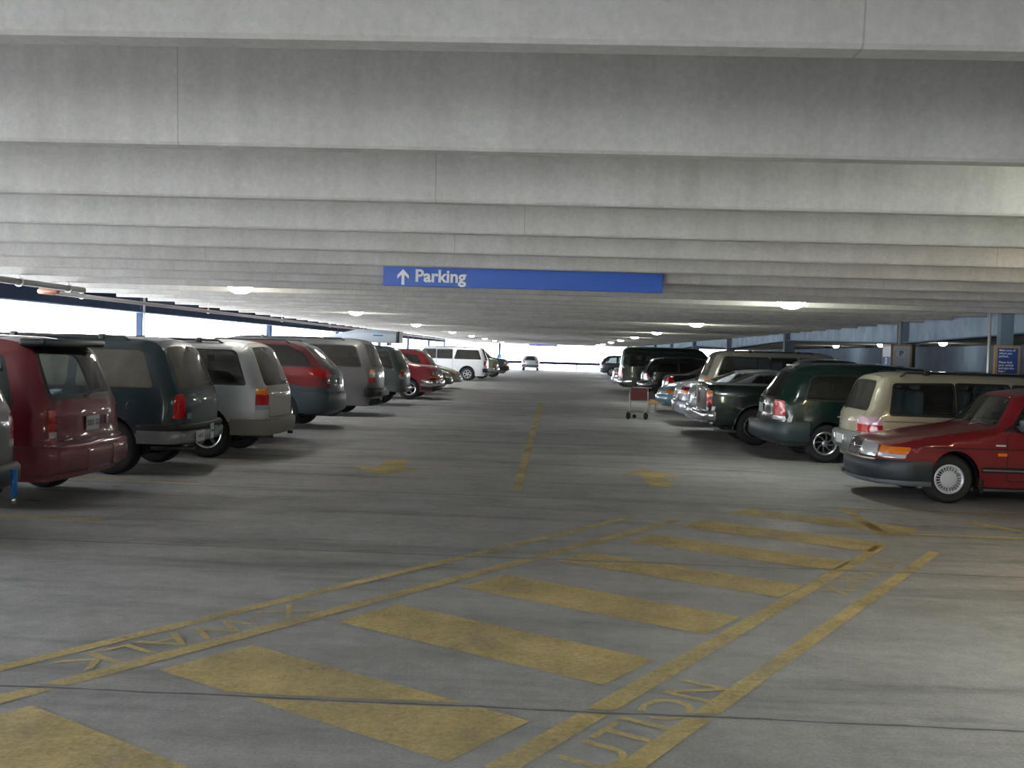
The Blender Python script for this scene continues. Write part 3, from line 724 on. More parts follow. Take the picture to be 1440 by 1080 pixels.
    def plate(s, y, z, txt='', end='rear', w=.30, h=.15, out=.03, tilt=0., col=None, size=None):
        x = s.px(z, end == 'front'); sg_ = -1 if end == 'rear' else 1; x += sg_ * out
        p = MB().box(-.006, .006, -w / 2, w / 2, -h / 2, h / 2, .003).build('license_plate', col or PLATE, s.root)
        p.location = (x, y, z); p.rotation_euler = (0, tilt, 0)
        if txt:
            M = Matrix.Translation((sg_ * .008, 0, 0)) @ Matrix.Rotation(-PI / 2 if sg_ < 0 else PI / 2, 4, 'Z') @ RX
            text_mesh('plate_lettering', txt, size or .085, PLATEINK, M, p, .0005, .001)
        return p
    def box(s, name, x0, x1, y0, y1, z0, z1, m, bev=.01, mirror=False, label=None):
        for k in ((1, -1) if mirror else (1,)):
            ya, yb = (y0, y1) if k > 0 else (-y1, -y0)
            o = MB().box(x0, x1, ya, yb, z0, z1, bev).build(name, m, s.root, angle=35)
            if label: o['label'] = label
    def rack(s, x0, x1, z, m=BLACK, cross=2, yy=None):
        yy = yy or s.W / 2 - .26
        for k in (-1, 1):
            MB().tube([(x0, k * yy, z - .03), (x0 + .1, k * yy, z + .035), (x1 - .1, k * yy, z + .035), (x1, k * yy, z - .03)], .018, 8).build('roof_rail', m, s.root, smooth=True)
        for i in range(cross):
            x = x0 + (x1 - x0) * (.2 + .6 * i / max(1, cross - 1)); MB().box(x - .02, x + .02, -yy, yy, z + .03, z + .06, .008).box(x - .04, x + .04, -yy - .03, -yy + .03, z + .0, z + .07, .01).box(x - .04, x + .04, yy - .03, yy + .03, z, z + .07, .01).build('roof_rack_bar', m, s.root, angle=35)
    def seats(s, rows, m, rest=None, n=2):
        """rows: (x of backrest, z of cushion); the car faces +x"""
        for x, z in rows:
            ys_ = (-.38, .38) if n == 2 else (-.42, 0, .42)
            for y in ys_:
                w = .24 if n == 2 else .19
                b = MB(); b.box(x, x + .48, y - w, y + w, z - .12, z + .08, .05); b.box(x - .12, x + .02, y - w, y + w, z, z + .60, .05); b.box(x - .10, x - .01, y - .13, y + .13, z + .62, z + .80, .04)
                b.build('seat', m, s.root, angle=40)
    def mirror(s, x, z, m=None):
        for k in (-1, 1):
            yb = s.W / 2 - .03
            o = MB().box(x - .05, x + .06, *sorted((k * (yb + .06), k * (yb + .22))), z, z + .15, .03).box(x, x + .05, *sorted((k * (yb - .06), k * (yb + .08))), z + .02, z + .07, .01).build('side_mirror', m or s.sp['paint'], s.root, angle=40)
            MB().box(x - .056, x - .048, *sorted((k * (yb + .08), k * (yb + .20))), z + .02, z + .13).build('mirror_glass', CHROME, o)
    def handle(s, x, z, m=BLACK):
        s.box('door_handle', x - .07, x + .07, s.W / 2 - .035, s.W / 2 + .012, z, z + .035, m, .01, True)
    def wiper(s, z, y0=0., ln=.45):
        x = s.px(z) - .035
        MB().tube([(x + .02, y0, z - .02), (x, y0 - ln * .5, z + .03), (x + .0, y0 - ln, z + .05)], .009, 6).build('rear_wiper', BLACK, s.root)

def bot_dens(a, bot, b, zb, g):
    out = [(a[0] - .02, zb)] + [bot[0]]
    pts = [(a[0] - .02, zb)] + bot + [(b[0] + .02, zb)]
    res = []
    for p, q in zip(pts, pts[1:]): 
        d = math.dist(p, q); k = max(1, int(math.ceil(d / g)))
        for j in range(k): res.append((p[0] + (q[0] - p[0]) * j / k, p[1] + (q[1] - p[1]) * j / k))
    res.append(pts[-1]); return res
def clip_in(poly, outline): return poly      # classification keeps only triangles inside the outline

# ------------------------------------------------------------------ vehicle shapes
def wagon_spec(L_, W, H, path, R, xr, xf, paint, wins, glassm, rear_glass, lamps, belt=1.05, low=None, doors=(), **kw):
    """wins: side window polygons; rear_glass: (ylo, yhi, zlo, zhi, material); lamps: (z0, z1, y inner, side depth, [(f0, f1, material, name)])"""
    reg = []
    if low: reg.append(('lower_cladding', 'side', [(-.2, -.1), (L_ + .2, -.1), (L_ + .2, low[0]), (-.2, low[0])], low[1], {'r': 0}))
    if low and len(low) > 2: reg.append(('rear_cladding', 'rear', [(-W, .1), (W, .1), (W, low[0]), (-W, low[0])], low[1], {'r': 0}))
    for d in doors: reg.append(('door', 'side', d, paint, {'gap': .010, 'r': .05}))
    for w in wins: reg.append(('side_window', 'side', w, glassm, {'trim': kw.get('wtrim', .03), 'r': .05}))
    if rear_glass:
        y0, y1, z0, z1, m = rear_glass
        reg.append(('tailgate', 'rear', [(-W / 2 + .13, kw.get('gate', .62)), (W / 2 - .13, kw.get('gate', .62)), (W / 2 - .13, z1 + .07), (-W / 2 + .13, z1 + .07)], kw.get('gate_m', paint), {'gap': .010, 'r': .05}))
        reg.append(('rear_window', 'rear', [(-y0, z0), (y0, z0), (y1, z1), (-y1, z1)], m, {'trim': kw.get('rtrim', .03), 'r': .07}))
    if lamps:
        z0, z1, yi, xd, parts = lamps
        for f0, f1, m, nm in parts:
            a, b = z0 + (z1 - z0) * f0, z0 + (z1 - z0) * f1
            reg.append((nm, 'rear', [(yi, a), (W, a), (W, b), (yi, b)], m, {'mirror': True, 'r': .0 if len(parts) > 1 else .02}))
            if xd: reg.append((nm, 'side', [(-.3, a), (xd, a), (xd, b), (-.3, b)], m, {'r': .01}))
    # windscreen
    ws = kw.get('ws')
    if ws: reg.append(('windscreen', 'top', [(ws[0], -W / 2 + .10), (ws[0], W / 2 - .10), (ws[1], W / 2 - .06), (ws[1], -W / 2 + .06)], kw.get('wsm', glassm), {'trim': .02, 'r': .06}))
    reg += kw.get('extra', [])
    sp = dict(L=L_, W=W, H=H, path=path, R=R, xr=xr, xf=xf, paint=paint, belt=belt, regions=reg)
    for k in ('bow', 'rim', 'rr', 'tumble', 're', 'kr', 'kf', 'zb', 'ra', 'arch_trim', 'crown', 'tw', 'winset'):
        if k in kw: sp[k] = kw[k]
    return sp
LOFF = [(0, .22, CLEARL, 'reverse_light'), (.22, 1, RED, 'tail_light')]
def suv_mid(paint, glassm, rear_m, lamps, low=None, **kw):      # mid-size suv of the nineties
    path = [(.05, .40), (.0, .55), (0, .98), (.04, 1.08, .05), (.31, 1.63), (.42, 1.71), (.65, 1.745), (1.8, 1.76), (3.0, 1.73), (3.2, 1.66), (3.72, 1.14), (3.9, 1.10), (4.6, 1.0), (4.77, .88), (4.8, .7), (4.75, .38)]
    z0, z1 = 1.13, 1.60
    wins = [[(.30, z0), (.52, z1, .08), (1.38, z1), (1.38, z0)], [(1.50, z0), (1.50, z1), (2.28, z1), (2.28, z0)], [(2.36, z0), (2.36, z1), (2.98, z1 - .01), (3.42, z0)]]
    doors = [[(1.44, .5), (1.44, 1.66), (2.31, 1.66), (2.31, .5)], [(2.33, .5), (2.33, 1.66), (3.05, 1.64), (3.55, 1.12), (3.5, .5)]]
    return wagon_spec(4.8, 1.80, 1.745, path, .365, .92, 3.75, paint, wins, glassm, (.80, .76, 1.12, 1.64, rear_m), lamps, 1.06, low, doors, ws=(3.18, 3.70), wsm=G_DUST, tumble=.17, kr=.12, zb=.42, **kw)
def suv_big(paint, glassm, rear_m, L_=5.57, lamps=(.86, 1.18, .80, .06, [(0, .38, RED, 'tail_light'), (.38, .62, CLEARL, 'reverse_light'), (.62, 1, AMBER, 'turn_signal')]), **kw):
    q = L_ - 5.57
    path = [(.05, .45), (0, .6), (0, 1.04), (.03, 1.18, .05), (.28, 1.78), (.40, 1.87), (.68, 1.915), (2, 1.93), (3.6 + q, 1.91), (3.85 + q, 1.85), (4.35 + q, 1.36), (4.55 + q, 1.30), (5.35 + q, 1.20), (5.52 + q, 1.05), (5.57 + q, .8), (5.5 + q, .42)]
    z0, z1 = 1.26, 1.75
    wins = [[(.30, z0), (.50, z1, .08), (1.72, z1), (1.86, z0)], [(2.02 + q * .6, z0), (2.02 + q * .6, z1), (2.86 + q, z1), (2.86 + q, z0)], [(2.96 + q, z0), (2.96 + q, z1), (3.62 + q, z1), (4.05 + q, z0)]]
    doors = [[(1.97 + q * .6, .5), (1.97 + q * .6, 1.8), (2.90 + q, 1.8), (2.90 + q, .5)], [(2.92 + q, .5), (2.92 + q, 1.8), (3.7 + q, 1.79), (4.2 + q, 1.24), (4.15 + q, .5)]]
    kw.setdefault('rim', ('spokes', 6, DARKALLOY))
    return wagon_spec(L_, 2.0, 1.92, path, .385, 1.12, 4.55 + q, paint, wins, glassm, (.88, .84, 1.24, 1.78, rear_m), lamps, 1.2, None, doors, ws=(3.83 + q, 4.33 + q), wsm=G_DUST, tumble=.16, kr=.10, gate=.75, **kw)
def sedan(paint, glassm=G_DARK, lamps=(.74, .92, .42, .22, [(0, 1, RED, 'tail_light')]), W=1.76, **kw):
    path = [(.08, .30), (0, .48), (0, .62), (.03, .92), (.10, 1.03, .06), (.30, 1.07), (.82, 1.09), (1.45, 1.37), (1.75, 1.42), (2.3, 1.44), (2.7, 1.41), (2.95, 1.35), (3.62, 1.0), (3.85, .95), (4.4, .82), (4.66, .70), (4.72, .55), (4.68, .30)]
    z0, z1 = .98, 1.33
    wins = [[(1.12, z0 + .05), (1.48, z1), (1.55, z1), (1.55, z0 + .03)], [(1.60, z0), (1.60, z1), (2.25, z1), (2.25, z0)], [(2.33, z0), (2.33, z1), (2.68, z1 - .01), (3.30, z0)]]
    doors = [[(1.40, .42), (1.40, 1.38), (2.28, 1.38), (2.28, .42)], [(2.30, .42), (2.30, 1.38), (2.75, 1.36), (3.42, .96), (3.42, .42)]]
    ex = [('rear_window', 'top', [(.90, -W / 2 + .18), (.90, W / 2 - .18), (1.42, W / 2 - .13), (1.42, -W / 2 + .13)], kw.pop('rw', glassm), {'trim': .02})]
    ex.append(('trunk_lid', 'rear', [(-W / 2 + .2, .66), (W / 2 - .2, .66), (W / 2 - .2, 1.02), (-W / 2 + .2, 1.02)], paint, {'gap': .008})) if not kw.get('front') else None
    ex = ex[::-1]
    if kw.get('front'):
        ex += [('headlight', 'front', [(.42, .56), (.80, .56), (.86, .70), (.46, .68)], CLEARL, {'mirror': True}), ('turn_signal', 'side', [(4.40, .58), (4.8, .56), (4.8, .69), (4.46, .70)], AMBER, {'r': .02}),
               ('grille', 'front', [(-.34, .56), (.34, .56), (.36, .66), (-.36, .66)], BLACK, {})]
    ex += kw.pop('extra', [])
    return wagon_spec(4.72, W, 1.43, path, .315, 1.02, 3.72, paint, wins, glassm, None, lamps, .95, None, doors, ws=(2.98, 3.60), tumble=.26, kr=.14, kf=.28, re=.09, extra=ex, **{k: v for k, v in kw.items() if k != 'front'})
def minivan(paint, glassm=G_DARK, rear_m=G_DARK, **kw):
    path = [(.10, .30), (.03, .42), (.03, .66), (.08, .72), (.10, 1.02), (.14, 1.10, .05), (.44, 1.51), (.58, 1.60), (.9, 1.65), (2.0, 1.67), (2.7, 1.63), (3.0, 1.55), (3.85, 1.02), (4.4, .88), (4.7, .68), (4.75, .5), (4.7, .28)]
    z0, z1 = 1.06, 1.46
    wins = [[(.52, z0 + .02), (.72, z1, .1), (1.50, z1 + .02), (1.50, z0)], [(1.60, z0), (1.60, z1 + .02), (2.35, z1 + .02), (2.35, z0)], [(2.45, z0 - .01), (2.45, z1 + .02), (2.80, z1), (3.45, z0 - .02)]]
    doors = [[(1.54, .42), (1.54, 1.53), (2.38, 1.53), (2.38, .42)], [(2.40, .42), (2.40, 1.53), (2.88, 1.50), (3.6, 1.04), (3.6, .42)]]
    kw.setdefault('lamps', (.70, 1.04, .78, .13, [(0, .2, CLEARL, 'reverse_light'), (.2, 1, RED, 'tail_light')]))
    lam = kw.pop('lamps')
    return wagon_spec(4.75, 1.95, 1.66, path, .33, .98, 3.85, paint, wins, glassm, (.80, .74, 1.08, 1.50, rear_m), lam, 1.05, None, doors, ws=(3.02, 3.83), tumble=.26, kr=.24, kf=.28, re=.15, **kw)

# ---- left row, near to far (all carry their own paint)
P_TEAL = dusty('dark_teal_paint', (.010, .035, .05), .35, .2, .25)
P_WINE = dusty('wine_red_paint', (.17, .010, .022), .35, .3, .35, (.26, .15, .15))
P_SILVERW = dusty('silver_white_paint', (.60, .63, .66), .35, .35, .75, (.33, .28, .21))
P_GATEDIRT = dusty('dirty_tailgate_paint', (.45, .43, .38), .6, .1, .9, (.30, .25, .18))
P_SILVER = dusty('silver_paint', (.11, .112, .12), .38, .2, .3)
P_DGREY = dusty('dark_green_grey_paint', (.055, .075, .078), .35, .3, .3)
P_RED = dusty('bright_red_paint', (.30, .008, .018), .3, .1, .2)
P_MAROON = dusty('maroon_paint', (.21, .010, .020), .35, .2, .25)
P_WHITE = dusty('white_paint', (.80, .82, .85), .3, 0., .15)
P_GOLD = dusty('pewter_paint', (.36, .34, .29), .35, .5, .3)
P_CHAMP = dusty('champagne_paint', (.44, .41, .31), .35, .35, .25, (.33, .30, .23))
P_GREEN = dusty('dark_green_paint', (.006, .022, .018), .22, .15, .06)
P_BLACKG = dusty('near_black_paint', (.006, .009, .012), .2, .1, .05)
P_LBLUE = dusty('light_blue_paint', (.20, .33, .42), .3, .4, .1)
P_SILV2 = dusty('silver_blue_paint', (.50, .55, .62), .25, .5, .1)
P_DEEPRED = dusty('deep_red_paint', (.20, .012, .018), .3, .1, .12, (.2, .12, .11))
P_NAVY = dusty('dark_blue_paint', (.008, .014, .045), .3, .2, .1)

# leftmost fragment
c = Car('sport_utility_vehicle', 'dark teal suv cut by the left edge of the picture, beside the red minivan', 'car',
        suv_mid(dusty('deep_teal_paint', (.008, .022, .032), .3, .15, .04), G_MID, G_MID, (.74, 1.04, .74, .05, LOFF), (.52, BLACK), rim=('steel', 0, DARKALLOY)), -4.82, 8.38, -1, grid=.11)
c.bumper('rear', .40, .60, .07, .6, mat('dark_bumper', (.03, .04, .05), .5)); c.mirror(3.3, 1.08)
h_ = MB().tube([(-.085, -.47, .56), (-.09, -.47, .44), (-.09, -.47, .32)], .028, 12).build('tow_strap', mat('strap_blue', (.01, .13, .42), .4), c.root, smooth=True); h_['label'] = 'blue strap hanging from the bumper'
MB().tube([(-.09, -.47, .32), (-.09, -.47, .26)], .018, 10).build('strap_hook', CHROME, h_, smooth=True)

# wine red minivan
zz = [(0, .20, CLEARL, 'reverse_light'), (.20, 1, RED, 'tail_light')]
sp = wagon_spec(4.82, 1.86, 1.70, [(.06, .28), (.02, .45), (.02, .64), (.05, .70), (.07, 1.0), (.12, 1.10, .05), (.32, 1.58), (.44, 1.66), (.66, 1.70), (1.8, 1.72), (2.8, 1.68), (3.1, 1.58), (3.95, 1.0), (4.5, .86), (4.78, .66), (4.82, .5), (4.78, .28)],
    .325, .92, 3.78, P_WINE, [[(.42, 1.06), (.60, 1.53, .1), (1.5, 1.55), (1.5, 1.04)], [(1.6, 1.04), (1.6, 1.55), (2.4, 1.55), (2.4, 1.02)], [(2.5, 1.02), (2.5, 1.55), (2.9, 1.52), (3.55, 1.0)]],
    G_CLEAR, (.80, .84, 1.13, 1.57, G_CLEAR), (.72, .99, .80, .03, zz), 1.03, None,
    [[(1.55, .4), (1.55, 1.60), (2.44, 1.60), (2.44, .4)], [(2.46, .4), (2.46, 1.60), (2.98, 1.56), (3.7, 1.0), (3.7, .4)]], ws=(3.12, 3.92), tumble=.17, kr=.09, kf=.28, re=.085, rtrim=.06, wtrim=.035, gate=.66, rim=('spokes', 5, ALLOY))
c = Car('minivan', 'wine red minivan with white licence plate, parked between two dark suvs at the left', 'car', sp, -4.95, 10.93, -1)
c.bumper('rear', .35, .64, .07, .80, P_WINE); c.seats([(1.0, .75), (2.0, .75), (2.9, .75)], SEATG)
c.plate(.02, .83, '3331 52'); c.wiper(1.12, .1, .35); c.mirror(3.35, 1.0); c.handle(2.6, .88, P_WINE)
c.box('bumper_guard', -.075, -.04, .28, .33, .36, .58, P_WINE, .012, True)
c.box('spoiler', .22, .50, -.70, .70, 1.63, 1.715, mat('spoiler_dark', (.008, .016, .02), .4), .03, label='dark roof spoiler')
for zq in (.80, .875, .93): c.box('lamp_bar', .01, .030, .75, .86, zq, zq + .008, BLACK, .002, True)
c.box('handle_recess', -.005, .04, -.30, -.27, .80, .90, CHROME, .006); c.box('badge', .015, .04, .50, .66, .685, .70, CHROME, .002); c.box('badge', .02, .045, .58, .64, .72, .735, CHROME, .002)

# dark green-blue suv
c = Car('sport_utility_vehicle', 'dark teal suv with grey bumper and dusty rear glass, right of the wine red minivan', 'car',
        suv_mid(P_TEAL, G_DUSTREFL, G_DUST, (.74, 1.05, .74, .03, [(0, .22, RED, 'side_light'), (.22, .78, RED, 'tail_light'), (.78, 1, RED, 'side_light')]), (.54, GREYCLAD), rim=('spokes', 5, ALLOY), rtrim=.04), -4.75, 13.78, -1)
c.bumper('rear', .42, .585, .09, .55, mat('worn_bumper', (.30, .32, .34), .35, .6)); c.bumper('rear', .585, .66, .075, .5, BLACK, 'bumper_step_pad')
c.rack(.75, 2.7, 1.73); c.seats([(1.1, .8), (2.2, .8)], SEATD); c.wiper(1.14, .1, .35); c.mirror(3.3, 1.08)
c.plate(.38, .50, 'A 8112', w=.30, h=.14, out=.10, size=.07); c.plate(-.05, .535, 'TOW', w=.13, h=.20, out=.10, size=.04); c.plate(-.22, .53, '', w=.15, h=.13, out=.10, col=mat('bumper_plate', (.25, .38, .42), .4))
c.plate(.60, .77, '', w=.12, h=.07, out=.01, col=mat('sticker_blue', (.18, .28, .42), .5))
o = MB().lathe([(.0, .003), (.085, .003), (.09, 0)], 'y', 24, (.62, .888, .88)).build('fuel_door', P_TEAL, c.root)

# silver white suv, dirty tail
c = Car('sport_utility_vehicle', 'dusty silver-white suv with amber and red tail lamps, left of the maroon crossover', 'car',
        suv_mid(P_SILVERW, G_DARK, G_DUST, (.74, 1.06, .78, .10, [(0, .22, CLEARL, 'reverse_light'), (.22, .74, RED, 'tail_light'), (.74, 1, AMBER, 'turn_signal')]), (.56, GREYCLAD), rim=('spokes', 5, ALLOY), gate_m=P_GATEDIRT), -4.30, 16.12, -1)
c.bumper('rear', .36, .60, .08, .7, mat('dirty_bumper', (.22, .21, .19), .6)); c.rack(.75, 2.7, 1.73); c.wiper(1.12, .1, .35); c.mirror(3.3, 1.08)
c.box('tow_ball', -.16, -.08, -.03, .03, .34, .38, BLACK, .01)

# hidden dark sedan
c = Car('sedan', 'dark sedan almost hidden behind the silver-white suv, only a red tail lamp showing', 'car',
        sedan(P_BLACKG), -4.92, 18.42, -1, grid=.13, lod=1); c.bumper('rear', .34, .62, .06, .6)

# maroon and grey crossover
path = [(.10, .32), (.02, .45), (0, .74), (.02, 1.0), (.08, 1.22), (.40, 1.50), (.62, 1.69), (.95, 1.78), (1.8, 1.83), (2.7, 1.78), (3.0, 1.68), (3.75, 1.22), (4.3, 1.08), (4.62, .90), (4.72, .68), (4.68, .32)]
SLCL = mat('slate_cladding', (.045, .07, .09), .4)
ex = [('arch_cladding', 'side', [(-.2, -.1), (4.9, -.1), (4.9, .66), (4.2, .74), (3.75, .90), (3.3, .76), (1.5, .74), (1.02, .98), (.6, .90), (-.2, .86)], SLCL, {'r': .12}),
      ('rear_cladding', 'rear', [(-1, .1), (1, .1), (1, .86), (-1, .86)], SLCL, {'r': 0}),
      ('tail_light', 'side', [(-.2, 1.09), (.16, 1.08), (.40, 1.17), (.46, 1.24), (.16, 1.25), (-.2, 1.25)], RED, {'r': .03}), ('tail_light', 'rear', [(.70, 1.09), (1., 1.09), (1., 1.25), (.70, 1.22)], RED, {'mirror': True, 'r': .02})]
sp = wagon_spec(4.72, 1.87, 1.83, path, .365, 1.02, 3.75, P_MAROON, [[(.36, 1.31, .03), (.62, 1.56, .1), (.98, 1.71), (2.35, 1.74, .05), (1.95, 1.55), (1.30, 1.31)], [(2.42, 1.30), (2.42, 1.73), (2.75, 1.71), (3.5, 1.20)]],
    G_DARK, (.84, .76, 1.28, 1.70, G_DUST), None, 1.15, None, [[(2.40, .5), (2.40, 1.76), (2.85, 1.74), (3.65, 1.18), (3.5, .5)]], ws=(3.02, 3.72), tumble=.26, kr=.2, kf=.3, re=.13, extra=ex, rim=('spokes', 6, CHROME), gate_m=P_DGREY, zb=.34)
c = Car('crossover_car', 'maroon crossover with slate grey lower body and glowing red side lamp', 'car', sp, -4.6, 21.87, -1)
c.bumper('rear', .38, .78, .05, .8, SLCL); c.wiper(1.26, .1, .35); c.rack(.95, 2.6, 1.79, cross=0)
c.plate(.1, 1.0, '', col=mat('dim_plate', (.22, .25, .27), .4)); c.mirror(3.25, 1.12)

# silver full-size suv
c = Car('sport_utility_vehicle', 'large silver suv with dark windows, left of the suv with the roof box', 'car',
        suv_big(P_SILVER, G_DARK, G_DUST, arch_trim=(.07, P_SILVER)), -4.5, 26.3, -1, grid=.11)
c.bumper('rear', .50, .72, .09, .12, BLACK, rc=.1); c.rack(.8, 3.4, 1.90); c.wiper(1.22, .1, .4); c.mirror(3.9, 1.2)
c.plate(0.1, .62, '', out=.11, col=mat('dim_plate', (.22, .25, .27), .4)); c.box('step_bumper', -.16, -.07, -.35, .45, .52, .66, GREYCLAD, .02)

# dark grey-green suv under the roof box
c = Car('sport_utility_vehicle', 'dark grey-green suv that carries the white roof box', 'car',
        suv_mid(P_DGREY, G_DARK, G_DARK, (.80, 1.10, .75, .05, [(0, .25, CLEARL, 'reverse_light'), (.25, .75, RED, 'tail_light'), (.75, 1, AMBER, 'turn_signal')]), rim=('spokes', 5, ALLOY)), -4.58, 31.7, -1, grid=.12, lod=1)
c.bumper('rear', .42, .62, .08, .6, P_DGREY); c.rack(.75, 2.9, 1.75); c.mirror(3.3, 1.08)
rb = empty('roof_box', (-4.85, 31.55, 1.88), PI); tag(rb, 'long pale cargo box strapped on the dark grey-green suv', 'roof box')
BOXW = mat('pale_box_plastic', (.62, .68, .74), .4)
bm_ = MB()
def box_ring(x, w, z0, z1): return [(x, -w, z0 + .05), (x, -w * .92, z0), (x, w * .92, z0), (x, w, z0 + .05), (x, w, z1 - .10), (x, w * .8, z1), (x, -w * .8, z1), (x, -w, z1 - .10)]
R_ = [box_ring(x, w, a, b) for x, w, a, b in ((0, .34, .04, .28), (.06, .42, .0, .36), (.7, .45, 0, .40), (1.3, .44, 0, .38), (1.9, .34, .02, .24), (2.25, .2, .05, .13))]
vs = [[bm_.bm.verts.new(p) for p in r] for r in R_]
for a, b in zip(vs, vs[1:]):
    for j in range(8): bm_.bm.faces.new((a[j], a[(j + 1) % 8], b[(j + 1) % 8], b[j]))
bm_.bm.faces.new(vs[0]); bm_.bm.faces.new(vs[-1][::-1])
bm_.build('shell', BOXW, rb, angle=35)
MB().box(-.03, .03, -.38, .38, .0, .36, .02).build('end_cap', BLACK, rb); MB().box(.45, .75, .446, .455, .20, .24).build('decal', mat('decal_blue', (.03, .22, .5), .4), rb)
MB().box(.3, .36, -.3, .3, -.08, .01).box(1.3, 1.36, -.3, .3, -.08, .01).build('mounting_foot', BLACK, rb)

# maroon pickup-like suv facing the aisle
P_HEAD = [('headlight', 'front', [(.52, .88), (.92, .88), (.92, 1.06), (.52, 1.06)], CLEARL, {'mirror': True}), ('grille', 'front', [(-.50, .86), (.50, .86), (.50, 1.08), (-.50, 1.08)], BLACK, {'trim': .03, 'trim_mat': CHROME}),
          ('turn_signal', 'front', [(.56, .80), (1, .80), (1, .87), (.56, .87)], AMBER, {'mirror': True, 'r': .01}), ('turn_signal', 'side', [(5.42 - .37, .80), (5.7, .80), (5.7, .87), (5.42 - .37, .87)], AMBER, {'r': .01}),
          ('headlight', 'side', [(5.10, .90), (5.7, .90), (5.7, 1.05), (5.10, 1.05)], CLEARL, {'r': .01})]
c = Car('sport_utility_vehicle', 'maroon truck-like suv facing the aisle with amber lamps and chrome bumper', 'car',
        suv_big(P_MAROON, G_DARK, G_DARK, 5.2, extra=P_HEAD, rim=('spokes', 5, ALLOY)), -4.05, 36.2, 1, True, grid=.12, lod=1)
c.bumper('front', .50, .72, .08, .5, CHROME); c.bumper('front', .36, .5, .05, .5, BLACK, 'bumper_valance'); c.mirror(3.5, 1.2); c.root.scale = (1, 1, .93)

# small red suv
c = Car('sport_utility_vehicle', 'small bright red suv seen over the maroon hood', 'car',
        wagon_spec(4.55, 1.80, 1.69, [(.08, .3), (0, .5), (0, .9), (.06, 1.04), (.40, 1.46), (.62, 1.62), (.9, 1.67), (1.8, 1.70), (2.6, 1.66), (2.85, 1.58), (3.5, 1.08), (4.2, .98), (4.5, .8), (4.55, .6), (4.5, .3)],
        .35, .9, 3.6, P_RED, [[(.45, 1.08), (.75, 1.48), (1.35, 1.52), (1.35, 1.06)], [(1.45, 1.06), (1.45, 1.53), (2.15, 1.53), (2.15, 1.04)], [(2.25, 1.03), (2.25, 1.53), (2.65, 1.5), (3.2, 1.03)]],
        G_MID, (.70, .58, 1.10, 1.55, G_DARK), (.95, 1.10, .70, .12, [(0, 1, RED, 'tail_light')]), 1.0, None, [], ws=(2.87, 3.48), tumble=.24, kr=.2), -4.6, 40.0, -1, grid=.14, lod=1)
c.bumper('rear', .34, .62, .06, .7, CLAD); c.rack(.8, 2.4, 1.68, cross=0)

# two noses in front of the gap
HEAD = dict(front=True)
c = Car('sedan', 'dark brownish sedan nose facing the aisle, between the red suv and the silver nose', 'car', sedan(P_DGREY, front=True), -4.45, 43.4, 1, True, grid=.14, lod=1); c.bumper('front', .30, .54, .05, .5)
c = Car('sedan', 'silver sedan nose facing the aisle, nearest thing left of the white suv', 'car', sedan(P_GOLD, front=True), -4.35, 46.6, 1, True, grid=.14, lod=1); c.bumper('front', .30, .54, .05, .5)

# white full-size suv
c = Car('sport_utility_vehicle', 'long white suv with dark windows standing alone farther down the left side', 'car',
        suv_big(P_WHITE, G_DARK, G_DARK, rim=('spokes', 6, ALLOY), arch_trim=(.05, BLACK), lamps=(.88, 1.14, .84, .10, [(0, .6, DRED, 'tail_light'), (.6, 1, RED, 'tail_light')])), -4.05, 60.0, -1, grid=.12, lod=1)
c.bumper('rear', .50, .72, .09, .14, BLACK, rc=.1); c.rack(.8, 3.4, 1.90)
c = Car('pickup_truck', 'pewter truck nose with an amber lamp, close behind the white suv', 'car', suv_big(P_GOLD, G_DARK, G_DARK, 5.2, extra=P_HEAD), -3.75, 65.2, 1, True, grid=.16, lod=1); c.bumper('front', .48, .72, .08, .5, CHROME)
c = Car('pickup_truck', 'dark pewter truck facing the aisle, farthest on the left side', 'car', suv_big(P_DGREY, G_DARK, G_DARK, 5.2, extra=P_HEAD), -3.35, 70.2, 1, True, grid=.16, lod=1); c.bumper('front', .48, .72, .08, .5, BLACK)
c = Car('hatchback', 'pale silver hatchback driving away in the bright far end of the aisle', 'car',
        wagon_spec(4.1, 1.68, 1.42, [(.08, .3), (0, .5), (0, .85), (.05, .95), (.45, 1.33), (.7, 1.40), (1.6, 1.43), (2.2, 1.38), (3.0, .98), (3.8, .85), (4.1, .6), (4.05, .3)], .31, .75, 3.2, P_SILV2,
        [[(.5, .98), (.75, 1.3), (1.4, 1.33), (1.4, .96)], [(1.5, .96), (1.5, 1.33), (2.1, 1.3), (2.7, .95)]], G_MID, (.62, .5, .98, 1.30, G_MID), (.72, .88, .6, .1, [(0, 1, RED, 'tail_light')]), .9, None, [], ws=(2.2, 3.0), tumble=.26), 0, 0, -1, grid=.16, lod=1)
c.root.location = (-2.65, 99.0, 0); c.root.rotation_euler = (0, 0, PI / 2); c.bumper('rear', .34, .56, .05, .5, CLAD)

